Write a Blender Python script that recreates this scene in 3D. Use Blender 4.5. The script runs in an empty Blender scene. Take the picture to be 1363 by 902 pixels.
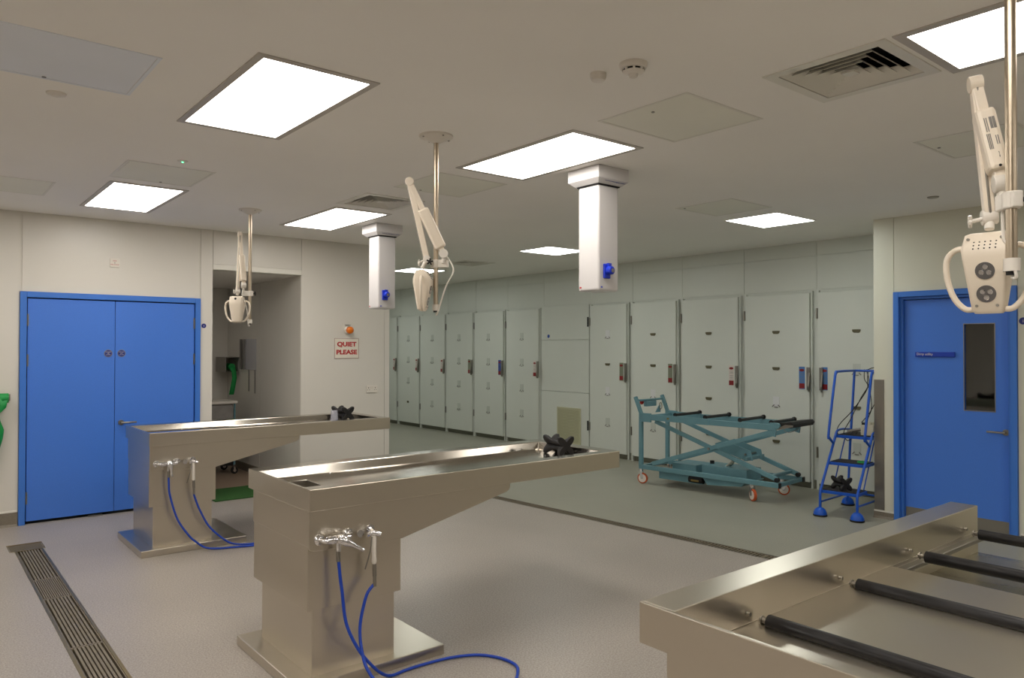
import bpy, bmesh, math, random
from math import pi, sin, cos, radians
from mathutils import Vector, Matrix
random.seed(7)
C = bpy.context.scene.collection
SC = bpy.context.scene

# ---------------------------------------------------------------- camera
cd = bpy.data.cameras.new('camera'); cam = bpy.data.objects.new('camera', cd); C.objects.link(cam)
cd.sensor_width = 36; cd.sensor_fit = 'HORIZONTAL'; cd.lens = 991 / 1363 * 36; cd.clip_start = .05; cd.clip_end = 100
_y, _p, _r = radians(39.18), radians(.68), radians(.08)
_f = Vector((sin(_y) * cos(_p), cos(_y) * cos(_p), sin(_p))); _rt = Vector((cos(_y), -sin(_y), 0)); _u = _rt.cross(_f)
_rr = cos(_r) * _rt + sin(_r) * _u; _uu = -sin(_r) * _rt + cos(_r) * _u
cam.matrix_world = Matrix(((_rr.x, _uu.x, -_f.x, 0), (_rr.y, _uu.y, -_f.y, 0), (_rr.z, _uu.z, -_f.z, 1.62), (0, 0, 0, 1)))
SC.camera = cam
# ---------------------------------------------------------------- world, exposure
w = bpy.data.worlds.new('world'); SC.world = w; w.use_nodes = True
w.node_tree.nodes['Background'].inputs[0].default_value = (.6, .62, .6, 1)
w.node_tree.nodes['Background'].inputs[1].default_value = .1
SC.view_settings.view_transform = 'Standard'; SC.view_settings.look = 'None'
SC.view_settings.exposure = .76; SC.view_settings.gamma = 1; SC.view_settings.use_curve_mapping = False
LIGHT_WARM = (1.0, .945, .875); LIGHT_COOL = (.96, 1.0, .95)
S_WARM = 6.6; S_COOL = 9.6; S_ALCOVE = 2.0
CEIL = 2.86

# ---------------------------------------------------------------- materials
def lin(c):
    return tuple(((x / 255) / 12.92 if x / 255 <= .04045 else ((x / 255 + .055) / 1.055) ** 2.4) for x in c) + (1,)
def mat(name, rgb, rough=.5, metal=0, var=0, scale=5, stretch=(1, 1, 1), bump=0, bscale=None, spec=.5, rvar=0, rgb2=None, detail=3, coat=0, trans=0, ior=1.45, emit=None, estr=0, alpha=1):
    m = bpy.data.materials.new(name); m.use_nodes = True; nt = m.node_tree; b = nt.nodes['Principled BSDF']
    col = lin(rgb); b.inputs['Base Color'].default_value = col
    b.inputs['Roughness'].default_value = rough; b.inputs['Metallic'].default_value = metal
    b.inputs['Specular IOR Level'].default_value = spec; b.inputs['Coat Weight'].default_value = coat
    b.inputs['Transmission Weight'].default_value = trans; b.inputs['IOR'].default_value = ior
    b.inputs['Alpha'].default_value = alpha
    if emit: b.inputs['Emission Color'].default_value = (*emit, 1); b.inputs['Emission Strength'].default_value = estr
    if var or rvar or bump or rgb2:
        tc = nt.nodes.new('ShaderNodeTexCoord'); mp = nt.nodes.new('ShaderNodeMapping'); mp.inputs['Scale'].default_value = stretch
        nt.links.new(tc.outputs['Object'], mp.inputs[0])
        n = nt.nodes.new('ShaderNodeTexNoise'); n.inputs['Scale'].default_value = scale; n.inputs['Detail'].default_value = detail
        nt.links.new(mp.outputs[0], n.inputs[0])
        if var or rgb2:
            r = nt.nodes.new('ShaderNodeValToRGB'); r.color_ramp.elements[0].position = .32; r.color_ramp.elements[1].position = .68
            if rgb2: a, c2 = col, lin(rgb2)
            else: a = tuple(x * (1 - var) for x in col[:3]) + (1,); c2 = tuple(min(1, x * (1 + var)) for x in col[:3]) + (1,)
            r.color_ramp.elements[0].color = a; r.color_ramp.elements[1].color = c2
            nt.links.new(n.outputs['Fac'], r.inputs[0]); nt.links.new(r.outputs[0], b.inputs['Base Color'])
        if rvar:
            mr = nt.nodes.new('ShaderNodeMapRange'); mr.inputs['To Min'].default_value = max(.02, rough - rvar); mr.inputs['To Max'].default_value = rough + rvar
            mr.inputs['From Min'].default_value = .3; mr.inputs['From Max'].default_value = .7
            nt.links.new(n.outputs['Fac'], mr.inputs[0]); nt.links.new(mr.outputs[0], b.inputs['Roughness'])
        if bump:
            n2 = n
            if bscale:
                n2 = nt.nodes.new('ShaderNodeTexNoise'); n2.inputs['Scale'].default_value = bscale; nt.links.new(mp.outputs[0], n2.inputs[0])
            bp = nt.nodes.new('ShaderNodeBump'); bp.inputs['Strength'].default_value = bump; bp.inputs['Distance'].default_value = .002
            nt.links.new(n2.outputs['Fac'], bp.inputs['Height']); nt.links.new(bp.outputs[0], b.inputs['Normal'])
    return m
def floor_mat(name, a, b2, big):
    m = bpy.data.materials.new(name); m.use_nodes = True; nt = m.node_tree; b = nt.nodes['Principled BSDF']
    tc = nt.nodes.new('ShaderNodeTexCoord')
    n = nt.nodes.new('ShaderNodeTexNoise'); n.inputs['Scale'].default_value = 110; n.inputs['Detail'].default_value = 3; n.inputs['Roughness'].default_value = .7
    n2 = nt.nodes.new('ShaderNodeTexNoise'); n2.inputs['Scale'].default_value = 1.3; n2.inputs['Detail'].default_value = 4
    nt.links.new(tc.outputs['Object'], n.inputs[0]); nt.links.new(tc.outputs['Object'], n2.inputs[0])
    r = nt.nodes.new('ShaderNodeValToRGB'); r.color_ramp.elements[0].position = .36; r.color_ramp.elements[1].position = .64
    r.color_ramp.elements[0].color = lin(a); r.color_ramp.elements[1].color = lin(b2)
    nt.links.new(n.outputs['Fac'], r.inputs[0])
    mx = nt.nodes.new('ShaderNodeMix'); mx.data_type = 'RGBA'; mx.blend_type = 'MULTIPLY'
    mr = nt.nodes.new('ShaderNodeMapRange'); mr.inputs['From Min'].default_value = .35; mr.inputs['From Max'].default_value = .75; mr.inputs['To Max'].default_value = big
    nt.links.new(n2.outputs['Fac'], mr.inputs[0]); nt.links.new(mr.outputs[0], mx.inputs[0])
    nt.links.new(r.outputs[0], mx.inputs[6]); mx.inputs[7].default_value = (.72, .72, .72, 1)
    nt.links.new(mx.outputs[2], b.inputs['Base Color']); b.inputs['Roughness'].default_value = .38; b.inputs['Specular IOR Level'].default_value = .4
    bp = nt.nodes.new('ShaderNodeBump'); bp.inputs['Strength'].default_value = .12; bp.inputs['Distance'].default_value = .001
    nt.links.new(n.outputs['Fac'], bp.inputs['Height']); nt.links.new(bp.outputs[0], b.inputs['Normal'])
    return m
def emat(name, col, s):
    m = bpy.data.materials.new(name); m.use_nodes = True; nt = m.node_tree; nt.nodes.clear()
    e = nt.nodes.new('ShaderNodeEmission'); e.inputs[0].default_value = (*col, 1); e.inputs[1].default_value = s
    o = nt.nodes.new('ShaderNodeOutputMaterial'); nt.links.new(e.outputs[0], o.inputs[0]); return m
M = dict(
    wall=mat('wall cladding', (215, 211, 202), .33, var=.015, scale=1.5, bump=.03, bscale=40),
    wall2=mat('cold store cladding', (208, 211, 203), .38, var=.02, scale=1.2, bump=.03, bscale=40),
    wallr=mat('cream cladding', (214, 213, 197), .33, var=.015, scale=1.5),
    ceil=mat('ceiling paint', (243, 240, 234), .75, var=.02, scale=.8),
    hatch=mat('hatch paint', (233, 232, 220), .6, var=.02, scale=2),
    hatchb=mat('pale blue hatch paint', (227, 231, 237), .6, var=.02, scale=2),
    floor=floor_mat('beige speckled vinyl', (140, 132, 124), (178, 170, 161), .35),
    floor2=floor_mat('grey green vinyl', (142, 141, 128), (160, 158, 144), .35),
    floor3=floor_mat('tan vinyl', (136, 116, 98), (160, 138, 118), .3),
    skirt=mat('skirting vinyl', (122, 114, 100), .5, var=.1, scale=90),
    skirt2=mat('grey skirting vinyl', (112, 112, 98), .5, var=.1, scale=90),
    white=mat('white trim', (225, 222, 212), .4),
    blue=mat('blue door laminate', (70, 122, 216), .32, var=.03, scale=160, bump=.03),
    bluef=mat('blue frame paint', (62, 118, 206), .3),
    grate=mat('grate steel', (128, 118, 100), .5, .35),
    draintray=mat('drain tray steel', (96, 88, 74), .6, .5),
    dark=mat('dark gap', (14, 14, 16), .8),
    steel=mat('brushed steel', (206, 198, 184), .29, 1),
    steeltop=mat('polished steel tray', (186, 180, 170), .17, 1, var=.02, scale=4, stretch=(.3, 6, 1), rvar=.02, detail=1),
    steeldk=mat('worn steel deck', (186, 182, 166), .28, 1, var=.16, scale=2.6, stretch=(2.4, .5, 1), rvar=.03, detail=2),
    steelm=mat('satin steel', (150, 146, 138), .35, 1),
    chrome=mat('chrome', (225, 225, 228), .08, 1),
    pole=mat('bronzed steel pole', (184, 170, 150), .3, 1),
    hose=mat('blue hose', (24, 66, 176), .4),
    teal=mat('teal enamel', (102, 143, 153), .38, var=.05, scale=8),
    black=mat('black rubber', (24, 22, 22), .55, var=.1, scale=20),
    roller=mat('black roller', (28, 27, 28), .36, var=.2, scale=14, stretch=(3, 1, 3), rvar=.08),
    cream=mat('cream plastic', (226, 214, 196), .4),
    creamw=mat('white plastic', (222, 216, 206), .35),
    column=mat('white column paint', (204, 201, 200), .25),
    plugblue=mat('blue plastic', (30, 56, 190), .35),
    ladder=mat('blue enamel', (22, 84, 190), .3),
    tread=mat('black tread', (38, 36, 36), .8, bump=.4, bscale=200),
    orange=mat('orange rubber', (190, 84, 40), .5),
    amber=mat('amber plastic', (232, 120, 20), .3),
    red=mat('red plastic', (178, 34, 28), .4),
    redtxt=mat('red print', (178, 40, 44), .5),
    maroon=mat('maroon print', (130, 30, 34), .5),
    green=mat('green plastic film', (20, 140, 66), .45, var=.1, scale=20),
    mat_green=mat('green mat fibre', (44, 88, 36), .95, var=.3, scale=200, bump=.8, bscale=300),
    lblue=mat('blue notice', (74, 120, 178), .5),
    dblue=mat('deep blue notice', (30, 66, 150), .5),
    lwhite=mat('white notice', (214, 204, 196), .5),
    lgreen=mat('sage notice', (128, 134, 112), .5),
    bracket=mat('bronze card bracket', (92, 86, 62), .5),
    card=mat('white card', (214, 214, 214), .4),
    cardclear=mat('clear card sleeve', (196, 200, 192), .2),
    grille=mat('buff grille', (190, 188, 158), .6),
    signw=mat('white sign board', (226, 220, 206), .3),
    navy=mat('navy sign', (24, 40, 120), .4),
    signblue=mat('royal blue sign', (20, 60, 172), .35),
    glass=mat('glass', (210, 214, 210), .02, trans=1, ior=1.75),
    acrylic=mat('clear plastic', (214, 216, 228), .2, spec=.5, alpha=.28),
    lens=mat('lamp lens', (120, 118, 118), .12, metal=.6),
    grey=mat('grey print', (120, 116, 112), .5),
    beigeb=mat('putty plastic', (196, 190, 172), .45),
    bag=mat('grey bag cloth', (150, 146, 142), .7, var=.1, scale=12),
    frame=mat('grey light trim', (186, 180, 172), .45),
    gold=mat('brass', (160, 140, 90), .35, metal=1),
    greenled=emat('green indicator', (.1, 1, .3), 3),
    pwarm=emat('warm light panel', LIGHT_WARM, S_WARM), pcool=emat('cool light panel', LIGHT_COOL, S_COOL), palc=emat('alcove light', LIGHT_WARM, S_ALCOVE),
    room=mat('utility room wall', (120, 120, 112), .7),
)

# ---------------------------------------------------------------- mesh helpers
class B:
    def __init__(s): s.bm = bmesh.new()
    def box(s, x0, x1, y0, y1, z0, z1):
        v = [s.bm.verts.new(p) for p in ((x0, y0, z0), (x1, y0, z0), (x1, y1, z0), (x0, y1, z0), (x0, y0, z1), (x1, y0, z1), (x1, y1, z1), (x0, y1, z1))]
        for f in ((3, 2, 1, 0), (4, 5, 6, 7), (0, 1, 5, 4), (1, 2, 6, 5), (2, 3, 7, 6), (3, 0, 4, 7)): s.bm.faces.new([v[i] for i in f])
        return s
    def obox(s, c, half, rot):   # oriented box, rot = 3x3 matrix
        v = []
        for p in ((-1, -1, -1), (1, -1, -1), (1, 1, -1), (-1, 1, -1), (-1, -1, 1), (1, -1, 1), (1, 1, 1), (-1, 1, 1)):
            v.append(s.bm.verts.new(Vector(c) + rot @ Vector((p[0] * half[0], p[1] * half[1], p[2] * half[2]))))
        for f in ((3, 2, 1, 0), (4, 5, 6, 7), (0, 1, 5, 4), (1, 2, 6, 5), (2, 3, 7, 6), (3, 0, 4, 7)): s.bm.faces.new([v[i] for i in f])
        return s
    def beam(s, p0, p1, w, h, up=(0, 0, 1)):  # w across, h along up
        p0, p1 = Vector(p0), Vector(p1); d = (p1 - p0); L = d.length; d.normalize(); u = Vector(up)
        sd = d.cross(u)
        if sd.length < 1e-4: sd = Vector((0, 1, 0)).cross(d)
        sd.normalize(); u = sd.cross(d)
        return s.obox((p0 + p1) / 2, (L / 2, w / 2, h / 2), Matrix((d, sd, u)).transposed())
    def prism(s, poly, axis, a0, a1):  # poly: 2-D points, extruded along axis
        def P(q, a):
            return {'x': (a, q[0], q[1]), 'y': (q[0], a, q[1]), 'z': (q[0], q[1], a)}[axis]
        A = [s.bm.verts.new(P(q, a0)) for q in poly]; Bv = [s.bm.verts.new(P(q, a1)) for q in poly]; n = len(poly)
        s.bm.faces.new(A); s.bm.faces.new(Bv[::-1])
        for i in range(n): s.bm.faces.new((A[i], A[(i + 1) % n], Bv[(i + 1) % n], Bv[i]))
        return s
    def cyl(s, p0, p1, r0, r1=None, n=16, cap=True):
        r1 = r0 if r1 is None else r1; p0, p1 = Vector(p0), Vector(p1); d = (p1 - p0).normalized()
        a = d.orthogonal().normalized(); b = d.cross(a)
        R = []
        for p, r in ((p0, r0), (p1, r1)): R.append([s.bm.verts.new(p + r * (cos(t) * a + sin(t) * b)) for t in [2 * pi * i / n for i in range(n)]])
        for i in range(n): s.bm.faces.new((R[0][i], R[0][(i + 1) % n], R[1][(i + 1) % n], R[1][i]))
        if cap: s.bm.faces.new(R[0][::-1]); s.bm.faces.new(R[1])
        return s
    def lathe(s, prof, o=(0, 0, 0), n=24, axis='z'):
        rings = []
        for r, z in prof:
            ring = []
            for i in range(n):
                t = 2 * pi * i / n; q = (r * cos(t), r * sin(t), z)
                if axis == 'y': q = (q[0], q[2], q[1])
                if axis == 'x': q = (q[2], q[0], q[1])
                ring.append(s.bm.verts.new((o[0] + q[0], o[1] + q[1], o[2] + q[2])))
            rings.append(ring)
        for k in range(len(rings) - 1):
            for i in range(n): s.bm.faces.new((rings[k][i], rings[k][(i + 1) % n], rings[k + 1][(i + 1) % n], rings[k + 1][i]))
        s.bm.faces.new(rings[0][::-1]); s.bm.faces.new(rings[-1]); return s
    def tube(s, pts, r, n=10, smooth=0):
        P = [Vector(p) for p in pts]
        if smooth: P = spline(P, smooth)
        rings = []; prev = None
        for i, p in enumerate(P):
            d = (P[min(i + 1, len(P) - 1)] - P[max(i - 1, 0)]).normalized()
            if prev is None: a = d.orthogonal().normalized()
            else: a = (prev - d * prev.dot(d)).normalized()
            prev = a; b = d.cross(a)
            rings.append([s.bm.verts.new(p + r * (cos(t) * a + sin(t) * b)) for t in [2 * pi * k / n for k in range(n)]])
        for k in range(len(rings) - 1):
            for i in range(n): s.bm.faces.new((rings[k][i], rings[k][(i + 1) % n], rings[k + 1][(i + 1) % n], rings[k + 1][i]))
        s.bm.faces.new(rings[0][::-1]); s.bm.faces.new(rings[-1]); return s
    def loft(s, rings):
        R = [[s.bm.verts.new(p) for p in r] for r in rings]; n = len(R[0])
        for k in range(len(R) - 1):
            for i in range(n): s.bm.faces.new((R[k][i], R[k][(i + 1) % n], R[k + 1][(i + 1) % n], R[k + 1][i]))
        s.bm.faces.new(R[0][::-1]); s.bm.faces.new(R[-1]); return s
    def quad(s, *ps): s.bm.faces.new([s.bm.verts.new(p) for p in ps]); return s
def spline(P, k):
    out = []
    for i in range(len(P) - 1):
        p0 = P[max(i - 1, 0)]; p1 = P[i]; p2 = P[i + 1]; p3 = P[min(i + 2, len(P) - 1)]
        for j in range(k):
            t = j / k; out.append(.5 * ((2 * p1) + (-p0 + p2) * t + (2 * p0 - 5 * p1 + 4 * p2 - p3) * t * t + (-p0 + 3 * p1 - 3 * p2 + p3) * t ** 3))
    out.append(P[-1]); return out
def obj(name, b, m, parent=None, bev=0, smooth=False, label=None):
    me = bpy.data.meshes.new(name); bmesh.ops.recalc_face_normals(b.bm, faces=b.bm.faces); b.bm.to_mesh(me); b.bm.free()
    me.materials.append(M[m]); o = bpy.data.objects.new(name, me); C.objects.link(o)
    if parent is not None: o.parent = parent
    if smooth:
        for p in me.polygons: p.use_smooth = True
        me.update()
        try: me.set_sharp_from_angle(angle=radians(38))
        except Exception: pass
    if bev:
        md = o.modifiers.new('bevel', 'BEVEL'); md.width = bev; md.segments = 2; md.limit_method = 'ANGLE'; md.angle_limit = radians(40)
    if label: o['label'] = label
    return o
def box(name, d, m, parent=None, bev=0, label=None): return obj(name, B().box(*d), m, parent, bev, label=label)
def tag(o, label, cat, group=None):
    o['label'] = label; o['category'] = cat
    if group: o['group'] = group
    return o
def thing(name, label, cat, loc=(0, 0, 0), rotz=0, group=None):
    o = bpy.data.objects.new(name, None); C.objects.link(o); o.location = loc; o.rotation_euler = (0, 0, rotz); o.empty_display_size = .1
    return tag(o, label, cat, group)
def struct(name, b, m, parent=None, bev=0):
    o = obj(name, b, m, parent, bev); o['kind'] = 'structure'; return o
def dup(root, loc, rotz=None, label=None, group=None):
    def rec(o, par):
        c = o.copy(); C.objects.link(c); c.parent = par
        for ch in list(o.children): rec(ch, c)
        return c
    r = rec(root, None); r.location = loc
    if rotz is not None: r.rotation_euler = (0, 0, rotz)
    if label: r['label'] = label
    if group: r['group'] = group
    return r
def text(name, s, size, m, parent, loc, rot, thick=0, extrude=.0004, align='CENTER', spacing=1, label=None):
    cu = bpy.data.curves.new(name, 'FONT'); cu.body = s; cu.size = size; cu.align_x = align; cu.align_y = 'CENTER'; cu.offset = thick; cu.extrude = extrude; cu.space_line = spacing; cu.resolution_u = 3
    t = bpy.data.objects.new(name, cu); C.objects.link(t)
    me = bpy.data.meshes.new_from_object(t.evaluated_get(bpy.context.evaluated_depsgraph_get())); C.objects.unlink(t); bpy.data.objects.remove(t)
    o = bpy.data.objects.new(name, me); C.objects.link(o); me.materials.clear(); me.materials.append(M[m])
    o.parent = parent; o.location = loc; o.rotation_euler = rot
    if label: o['label'] = label
    return o
RN = (pi / 2, 0, 0)            # text facing -Y
RW = (pi / 2, 0, -pi / 2)      # text facing -X

# ---------------------------------------------------------------- shell
# drain channel cut lines
DR = ((4.90, 6.75), (5.14, 3.34))       # centre drain, left edge line
def drx(y): return 4.925 + (6.31 - y) * .0735
def floor_poly(pts, b):
    A = [b.bm.verts.new((p[0], p[1], 0)) for p in pts]; b.bm.faces.new(A)
    Z = [b.bm.verts.new((p[0], p[1], -.1)) for p in pts]; b.bm.faces.new(Z[::-1])
    for i in range(len(pts)): b.bm.faces.new((A[i], A[(i + 1) % len(pts)], Z[(i + 1) % len(pts)], Z[i]))
DW = .115
yA, yB = 7.4, 1.2
b = B()
L0, L1, LY0, LY1 = .695, .865, -1.0, 7.07   # left drain slot
HX0, HX1, HY1 = .65, .895, 7.30
floor_poly([(-3.5, -4.5), (L0, -4.5), (L0, LY1), (HX0, LY1), (HX0, HY1), (HX0, 8.3), (-3.5, 8.3)], b)
floor_poly([(L0, -4.5), (L1, -4.5), (L1, LY0), (L0, LY0)], b)
floor_poly([(HX0, HY1), (HX1, HY1), (HX1, 8.3), (HX0, 8.3)], b)
floor_poly([(L1, -4.5), (drx(-4.5), -4.5), (drx(yB), yB), (drx(yA), yA), (drx(8.3), 8.3), (HX1, 8.3), (HX1, LY1), (L1, LY1)], b)
struct('floor', b, 'floor')
b = B()
floor_poly([(drx(-4.5), -4.5), (8.4, -4.5), (8.4, 14.8), (4.64, 14.8), (4.64, 8.3), (drx(8.3), 8.3), (drx(yA), yA), (drx(yA) + DW, yA), (drx(yB) + DW, yB), (drx(yB), yB)], b)
struct('floor', b, 'floor2')
b = B(); b.box(1.5, 4.64, 8.3, 11.2, -.1, .0)
struct('floor', b, 'floor3')
box_b = B().box(-3.5, 9.5, -4.6, 15, -.16, -.12); struct('floor', box_b, 'dark')

# ceiling with diffuser openings
VENTS = [(3.30, 1.63), (3.13, 5.62), (6.40, 8.85)]; VH = .225
xs = sorted({-3.5, 9.5} | {x + s for x, _ in VENTS for s in (-VH, VH)}); ys = sorted({-4.6, 15} | {y + s for _, y in VENTS for s in (-VH, VH)})
b = B()
for i in range(len(xs) - 1):
    for j in range(len(ys) - 1):
        cx, cy = (xs[i] + xs[i + 1]) / 2, (ys[j] + ys[j + 1]) / 2
        if any(abs(cx - x) < VH and abs(cy - y) < VH for x, y in VENTS): continue
        b.box(xs[i], xs[i + 1], ys[j], ys[j + 1], CEIL, CEIL + .12)
bmesh.ops.remove_doubles(b.bm, verts=b.bm.verts, dist=1e-5)
struct('ceiling', b, 'ceil')
struct('ceiling', B().box(1.5, 4.5, 8.25, 11.2, 2.44, 2.5), 'ceil')

# left wall (plane Y=8.09) with double door and alcove opening
YW = 8.09
b = B()
b.box(-3.5, .83, YW + .008, 8.25, 0, CEIL); b.box(.83, 2.365, YW + .008, 8.25, 2.11, CEIL); b.box(2.365, 2.515, YW + .008, 8.25, 0, CEIL)
b.box(2.515, 3.493, YW + .008, 8.25, 2.445, CEIL); b.box(3.493, 4.632, YW + .008, 8.25, 0, CEIL)
wl = struct('wall_left', b, 'wall')
g = .0025
for i, (x0, x1, z0, z1) in enumerate([(-3.5, -1.6, .13, CEIL), (-1.6, -.4, .13, CEIL), (-.4, .805, .13, CEIL), (.805, .82, 2.13, CEIL), (.82, 2.375, 2.13, CEIL), (2.39, 2.515, .13, CEIL),
                       (2.515, 3.493, 2.50, CEIL), (3.493, 4.57, .13, CEIL), (4.57, 4.64, .13, CEIL)]):
    if i == 3: continue
    obj('panel', B().box(x0 + g, x1 - g, YW, YW + .009, z0 + g, z1), 'wall', wl)
struct('wall_left_end', B().box(4.632, 4.64, YW + .009, 14.7, 0, CEIL), 'wall')
struct('wall_corridor', B().box(4.50, 4.632, 8.25, 14.7, 0, CEIL), 'wall')
struct('trim_1', B().box(2.515, 3.493, YW - .004, YW + .02, 2.445, 2.50).box(2.515, 3.493, YW + .02, YW + .16, 2.440, 2.452), 'white')
struct('baseboard_left', B().prism([(YW - .03, 0), (YW - .012, .02), (YW - .008, .125), (YW + .01, .125), (YW + .01, 0)], 'x', -3.5, .80).prism([(YW - .03, 0), (YW - .012, .02), (YW - .008, .125), (YW + .01, .125), (YW + .01, 0)], 'x', 2.395, 2.51).prism([(YW - .03, 0), (YW - .012, .02), (YW - .008, .125), (YW + .01, .125), (YW + .01, 0)], 'x', 3.5, 4.64), 'skirt')
struct('trim_2', B().box(-3.5, .80, YW - .012, YW, .125, .14).box(2.395, 2.51, YW - .012, YW, .125, .14).box(3.5, 4.64, YW - .012, YW, .125, .14), 'white')
# alcove
wa = struct('wall_alcove_right', B().box(3.499, 3.6, 8.25, 11.0, 0, 2.44), 'wallr')
for y0, y1 in ((8.0985, 9.34), (9.34, 10.55)): obj('panel', B().box(3.492, 3.4985, y0 + .002, y1 - .003, .0, 2.44), 'wall', wa)
struct('wall_alcove_back', B().box(1.5, 3.49, 10.55, 10.65, 0, 2.44), 'wall')
struct('wall_alcove_left', B().box(1.5, 1.6, 8.25, 10.55, 0, 2.44), 'wall')
struct('baseboard_alcove', B().box(3.475, 3.492, 8.3, 10.55, 0, .1), 'skirt')

# cold store wall
XF = 8.17
b = B(); b.box(XF, 8.4, 3.36, 14.7, 0, CEIL)
wf = struct('wall_back', b, 'wall2')
for y0, y1 in ((13.77, 14.7), (12.9, 13.77), (11.98, 12.9), (11.06, 11.98), (10.13, 11.06), (9.18, 10.13), (8.09, 9.18), (7.25, 8.09), (6.36, 7.25), (5.40, 6.36), (4.44, 5.40), (3.36, 4.44)):
    obj('panel', B().box(XF - .008, XF + .001, y0 + g, y1 - g, 2.30, 2.69), 'wall2', wf)
    obj('panel', B().box(XF - .008, XF + .001, y0 + g, y1 - g, 2.695, CEIL), 'wall2', wf)
struct('wall_end', B().box(4.632, 8.4, 14.7, 14.8, 0, CEIL), 'wall2')
struct('baseboard_back', B().box(XF - .014, XF + .001, 3.4, 14.7, 0, .1), 'skirt2')
# utility wall
XR, YC = 7.25, 3.365
b = B()
b.box(XR + .008, 7.4, 3.14, YC, 0, CEIL); b.box(XR + .008, 7.4, 2.19, 3.14, 2.125, CEIL); b.box(XR + .008, 7.4, -4.5, 2.19, 0, CEIL)
b.box(7.4, 8.4, 3.27, YC, 0, CEIL)
wr = struct('wall_right', b, 'wallr')
for y0, y1, z0 in ((3.175, YC + g, .07), (2.165, 3.175, 2.15), (1.0, 2.165, .07), (-.2, 1.0, .07), (-1.4, -.2, .07), (-4.5, -1.4, .07)):
    obj('panel', B().box(XR, XR + .009, y0 + g, y1 - g, z0 + g, CEIL), 'wallr', wr)
struct('baseboard_right', B().prism([(XR - .03, 0), (XR - .012, .02), (XR - .008, .06), (XR + .01, .06), (XR + .01, 0)], 'y', 3.18, YC).prism([(XR - .03, 0), (XR - .012, .02), (XR - .008, .06), (XR + .01, .06), (XR + .01, 0)], 'y', -4.5, 2.15), 'skirt')
struct('trim_3', B().box(XR - .012, XR, 3.18, YC, .06, .075).box(XR - .012, XR, -4.5, 2.15, .06, .075), 'white')
struct('trim_4', B().box(XR - .006, XR, 3.27, YC - .002, .075, 1.32), 'steelm', bev=.001)
# unseen sides that close the room
struct('wall_near', B().box(-3.5, 7.4, -4.6, -4.5, 0, CEIL), 'wall')
struct('wall_far_left', B().box(-3.6, -3.5, -4.6, 8.25, 0, CEIL), 'wall')
# utility room behind the vision panel
b = B(); b.box(9.2, 9.3, 1.0, 3.27, 0, CEIL).box(7.4, 9.3, .9, 1.0, 0, CEIL).box(8.4, 9.3, 3.27, 3.36, 0, CEIL)
struct('wall_utility', b, 'room')
struct('floor', B().box(8.4, 9.3, .9, 3.36, -.1, 0), 'floor2')

# ---------------------------------------------------------------- blue double door
dr = bpy.data.objects.new('door_1', None); C.objects.link(dr); dr.location = (1.6, YW, 0); dr['kind'] = 'structure'
fr = B(); a, c = .807 - 1.6, 2.388 - 1.6
fr.box(a, a + .052, -.022, .12, 0, 2.13).box(c - .052, c, -.022, .12, 0, 2.13).box(a + .052, c - .052, -.022, .12, 2.078, 2.13)
obj('door_frame', fr, 'bluef', dr, .003)
obj('door_stop', B().box(a + .052, a + .058, .03, .10, 0, 2.078).box(c - .058, c - .052, .03, .10, 0, 2.078).box(a + .052, c - .052, .03, .10, 2.070, 2.078), 'dark', dr)
obj('threshold', B().box(a + .052, c - .052, .03, .2, .0005, .003), 'dark', dr)
for k, (x0, x1) in enumerate(((a + .060, -.0135), (-.0095, c - .060))):
    lf = obj('door_leaf', B().box(x0, x1, -.004, .045, .028, 2.068), 'blue', dr, .0015)
    cx = -.070 if k == 0 else .046
    s = obj('round_sign', B().cyl((cx, -.004, 1.561), (cx, -.007, 1.561), .036, n=28), 'steelm', lf, label='small round deep blue fire door notice with a pale ring')
    obj('round_sign', B().cyl((cx, -.006, 1.561), (cx, -.0085, 1.561), .031, n=28), 'navy', lf)
    text('lettering', 'FIRE DOOR\nKEEP\nLOCKED', .0098, 'signw', lf, (cx, -.0088, 1.561), RN, spacing=1.35)
    hx = x0 if k == 0 else x1
    for z in (1.87, 1.50, .24):
        obj('hinge', B().box(hx - .009, hx + .009, -.008, .0, z - .055, z + .055).cyl((hx, -.010, z - .055), (hx, -.010, z + .055), .006, n=8), 'steelm', dr)
h = B(); h.cyl((.046, -.004, .885), (.046, -.016, .885), .026, n=20).cyl((.046, -.016, .885), (.046, -.055, .885), .009).tube([(.046, -.05, .885), (.06, -.056, .885), (.175, -.056, .885)], .009)
obj('door_handle', h, 'steelm', dr, smooth=True)
obj('threshold', B().box(.10 - .33, .22 - .33, -.02, .02, .001, .012), 'steelm', dr)

# ---------------------------------------------------------------- utility door (facing -X)
dr = bpy.data.objects.new('door_2', None); C.objects.link(dr); dr.location = (XR, 2.67, 0); dr['kind'] = 'structure'
y0, y1 = 2.167 - 2.67, 3.175 - 2.67
f = B(); f.box(-.024, .10, y0, y0 + .05, 0, 2.15).box(-.024, .10, y1 - .05, y1, 0, 2.15).box(-.024, .10, y0 + .05, y1 - .05, 2.10, 2.15)
obj('door_frame', f, 'bluef', dr, .003)
f = B(); f.box(.012, .10, y0 + .05, y0 + .075, 0, 2.10).box(.012, .10, y1 - .075, y1 - .05, 0, 2.10).box(.012, .10, y0 + .075, y1 - .075, 2.075, 2.10)
obj('door_stop', f, 'bluef', dr, .003)
GY0, GY1, GZ0, GZ1 = 2.352 - 2.67, 2.590 - 2.67, 1.075, 1.835
lx0, lx1 = .045, .09
a, c = y0 + .078, y1 - .078
lf = B(); lf.box(lx0, lx1, a, GY0, .015, 2.07).box(lx0, lx1, GY1, c, .015, 2.07).box(lx0, lx1, GY0, GY1, .015, GZ0).box(lx0, lx1, GY0, GY1, GZ1, 2.07)
lf = obj('door_leaf', lf, 'blue', dr)
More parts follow.
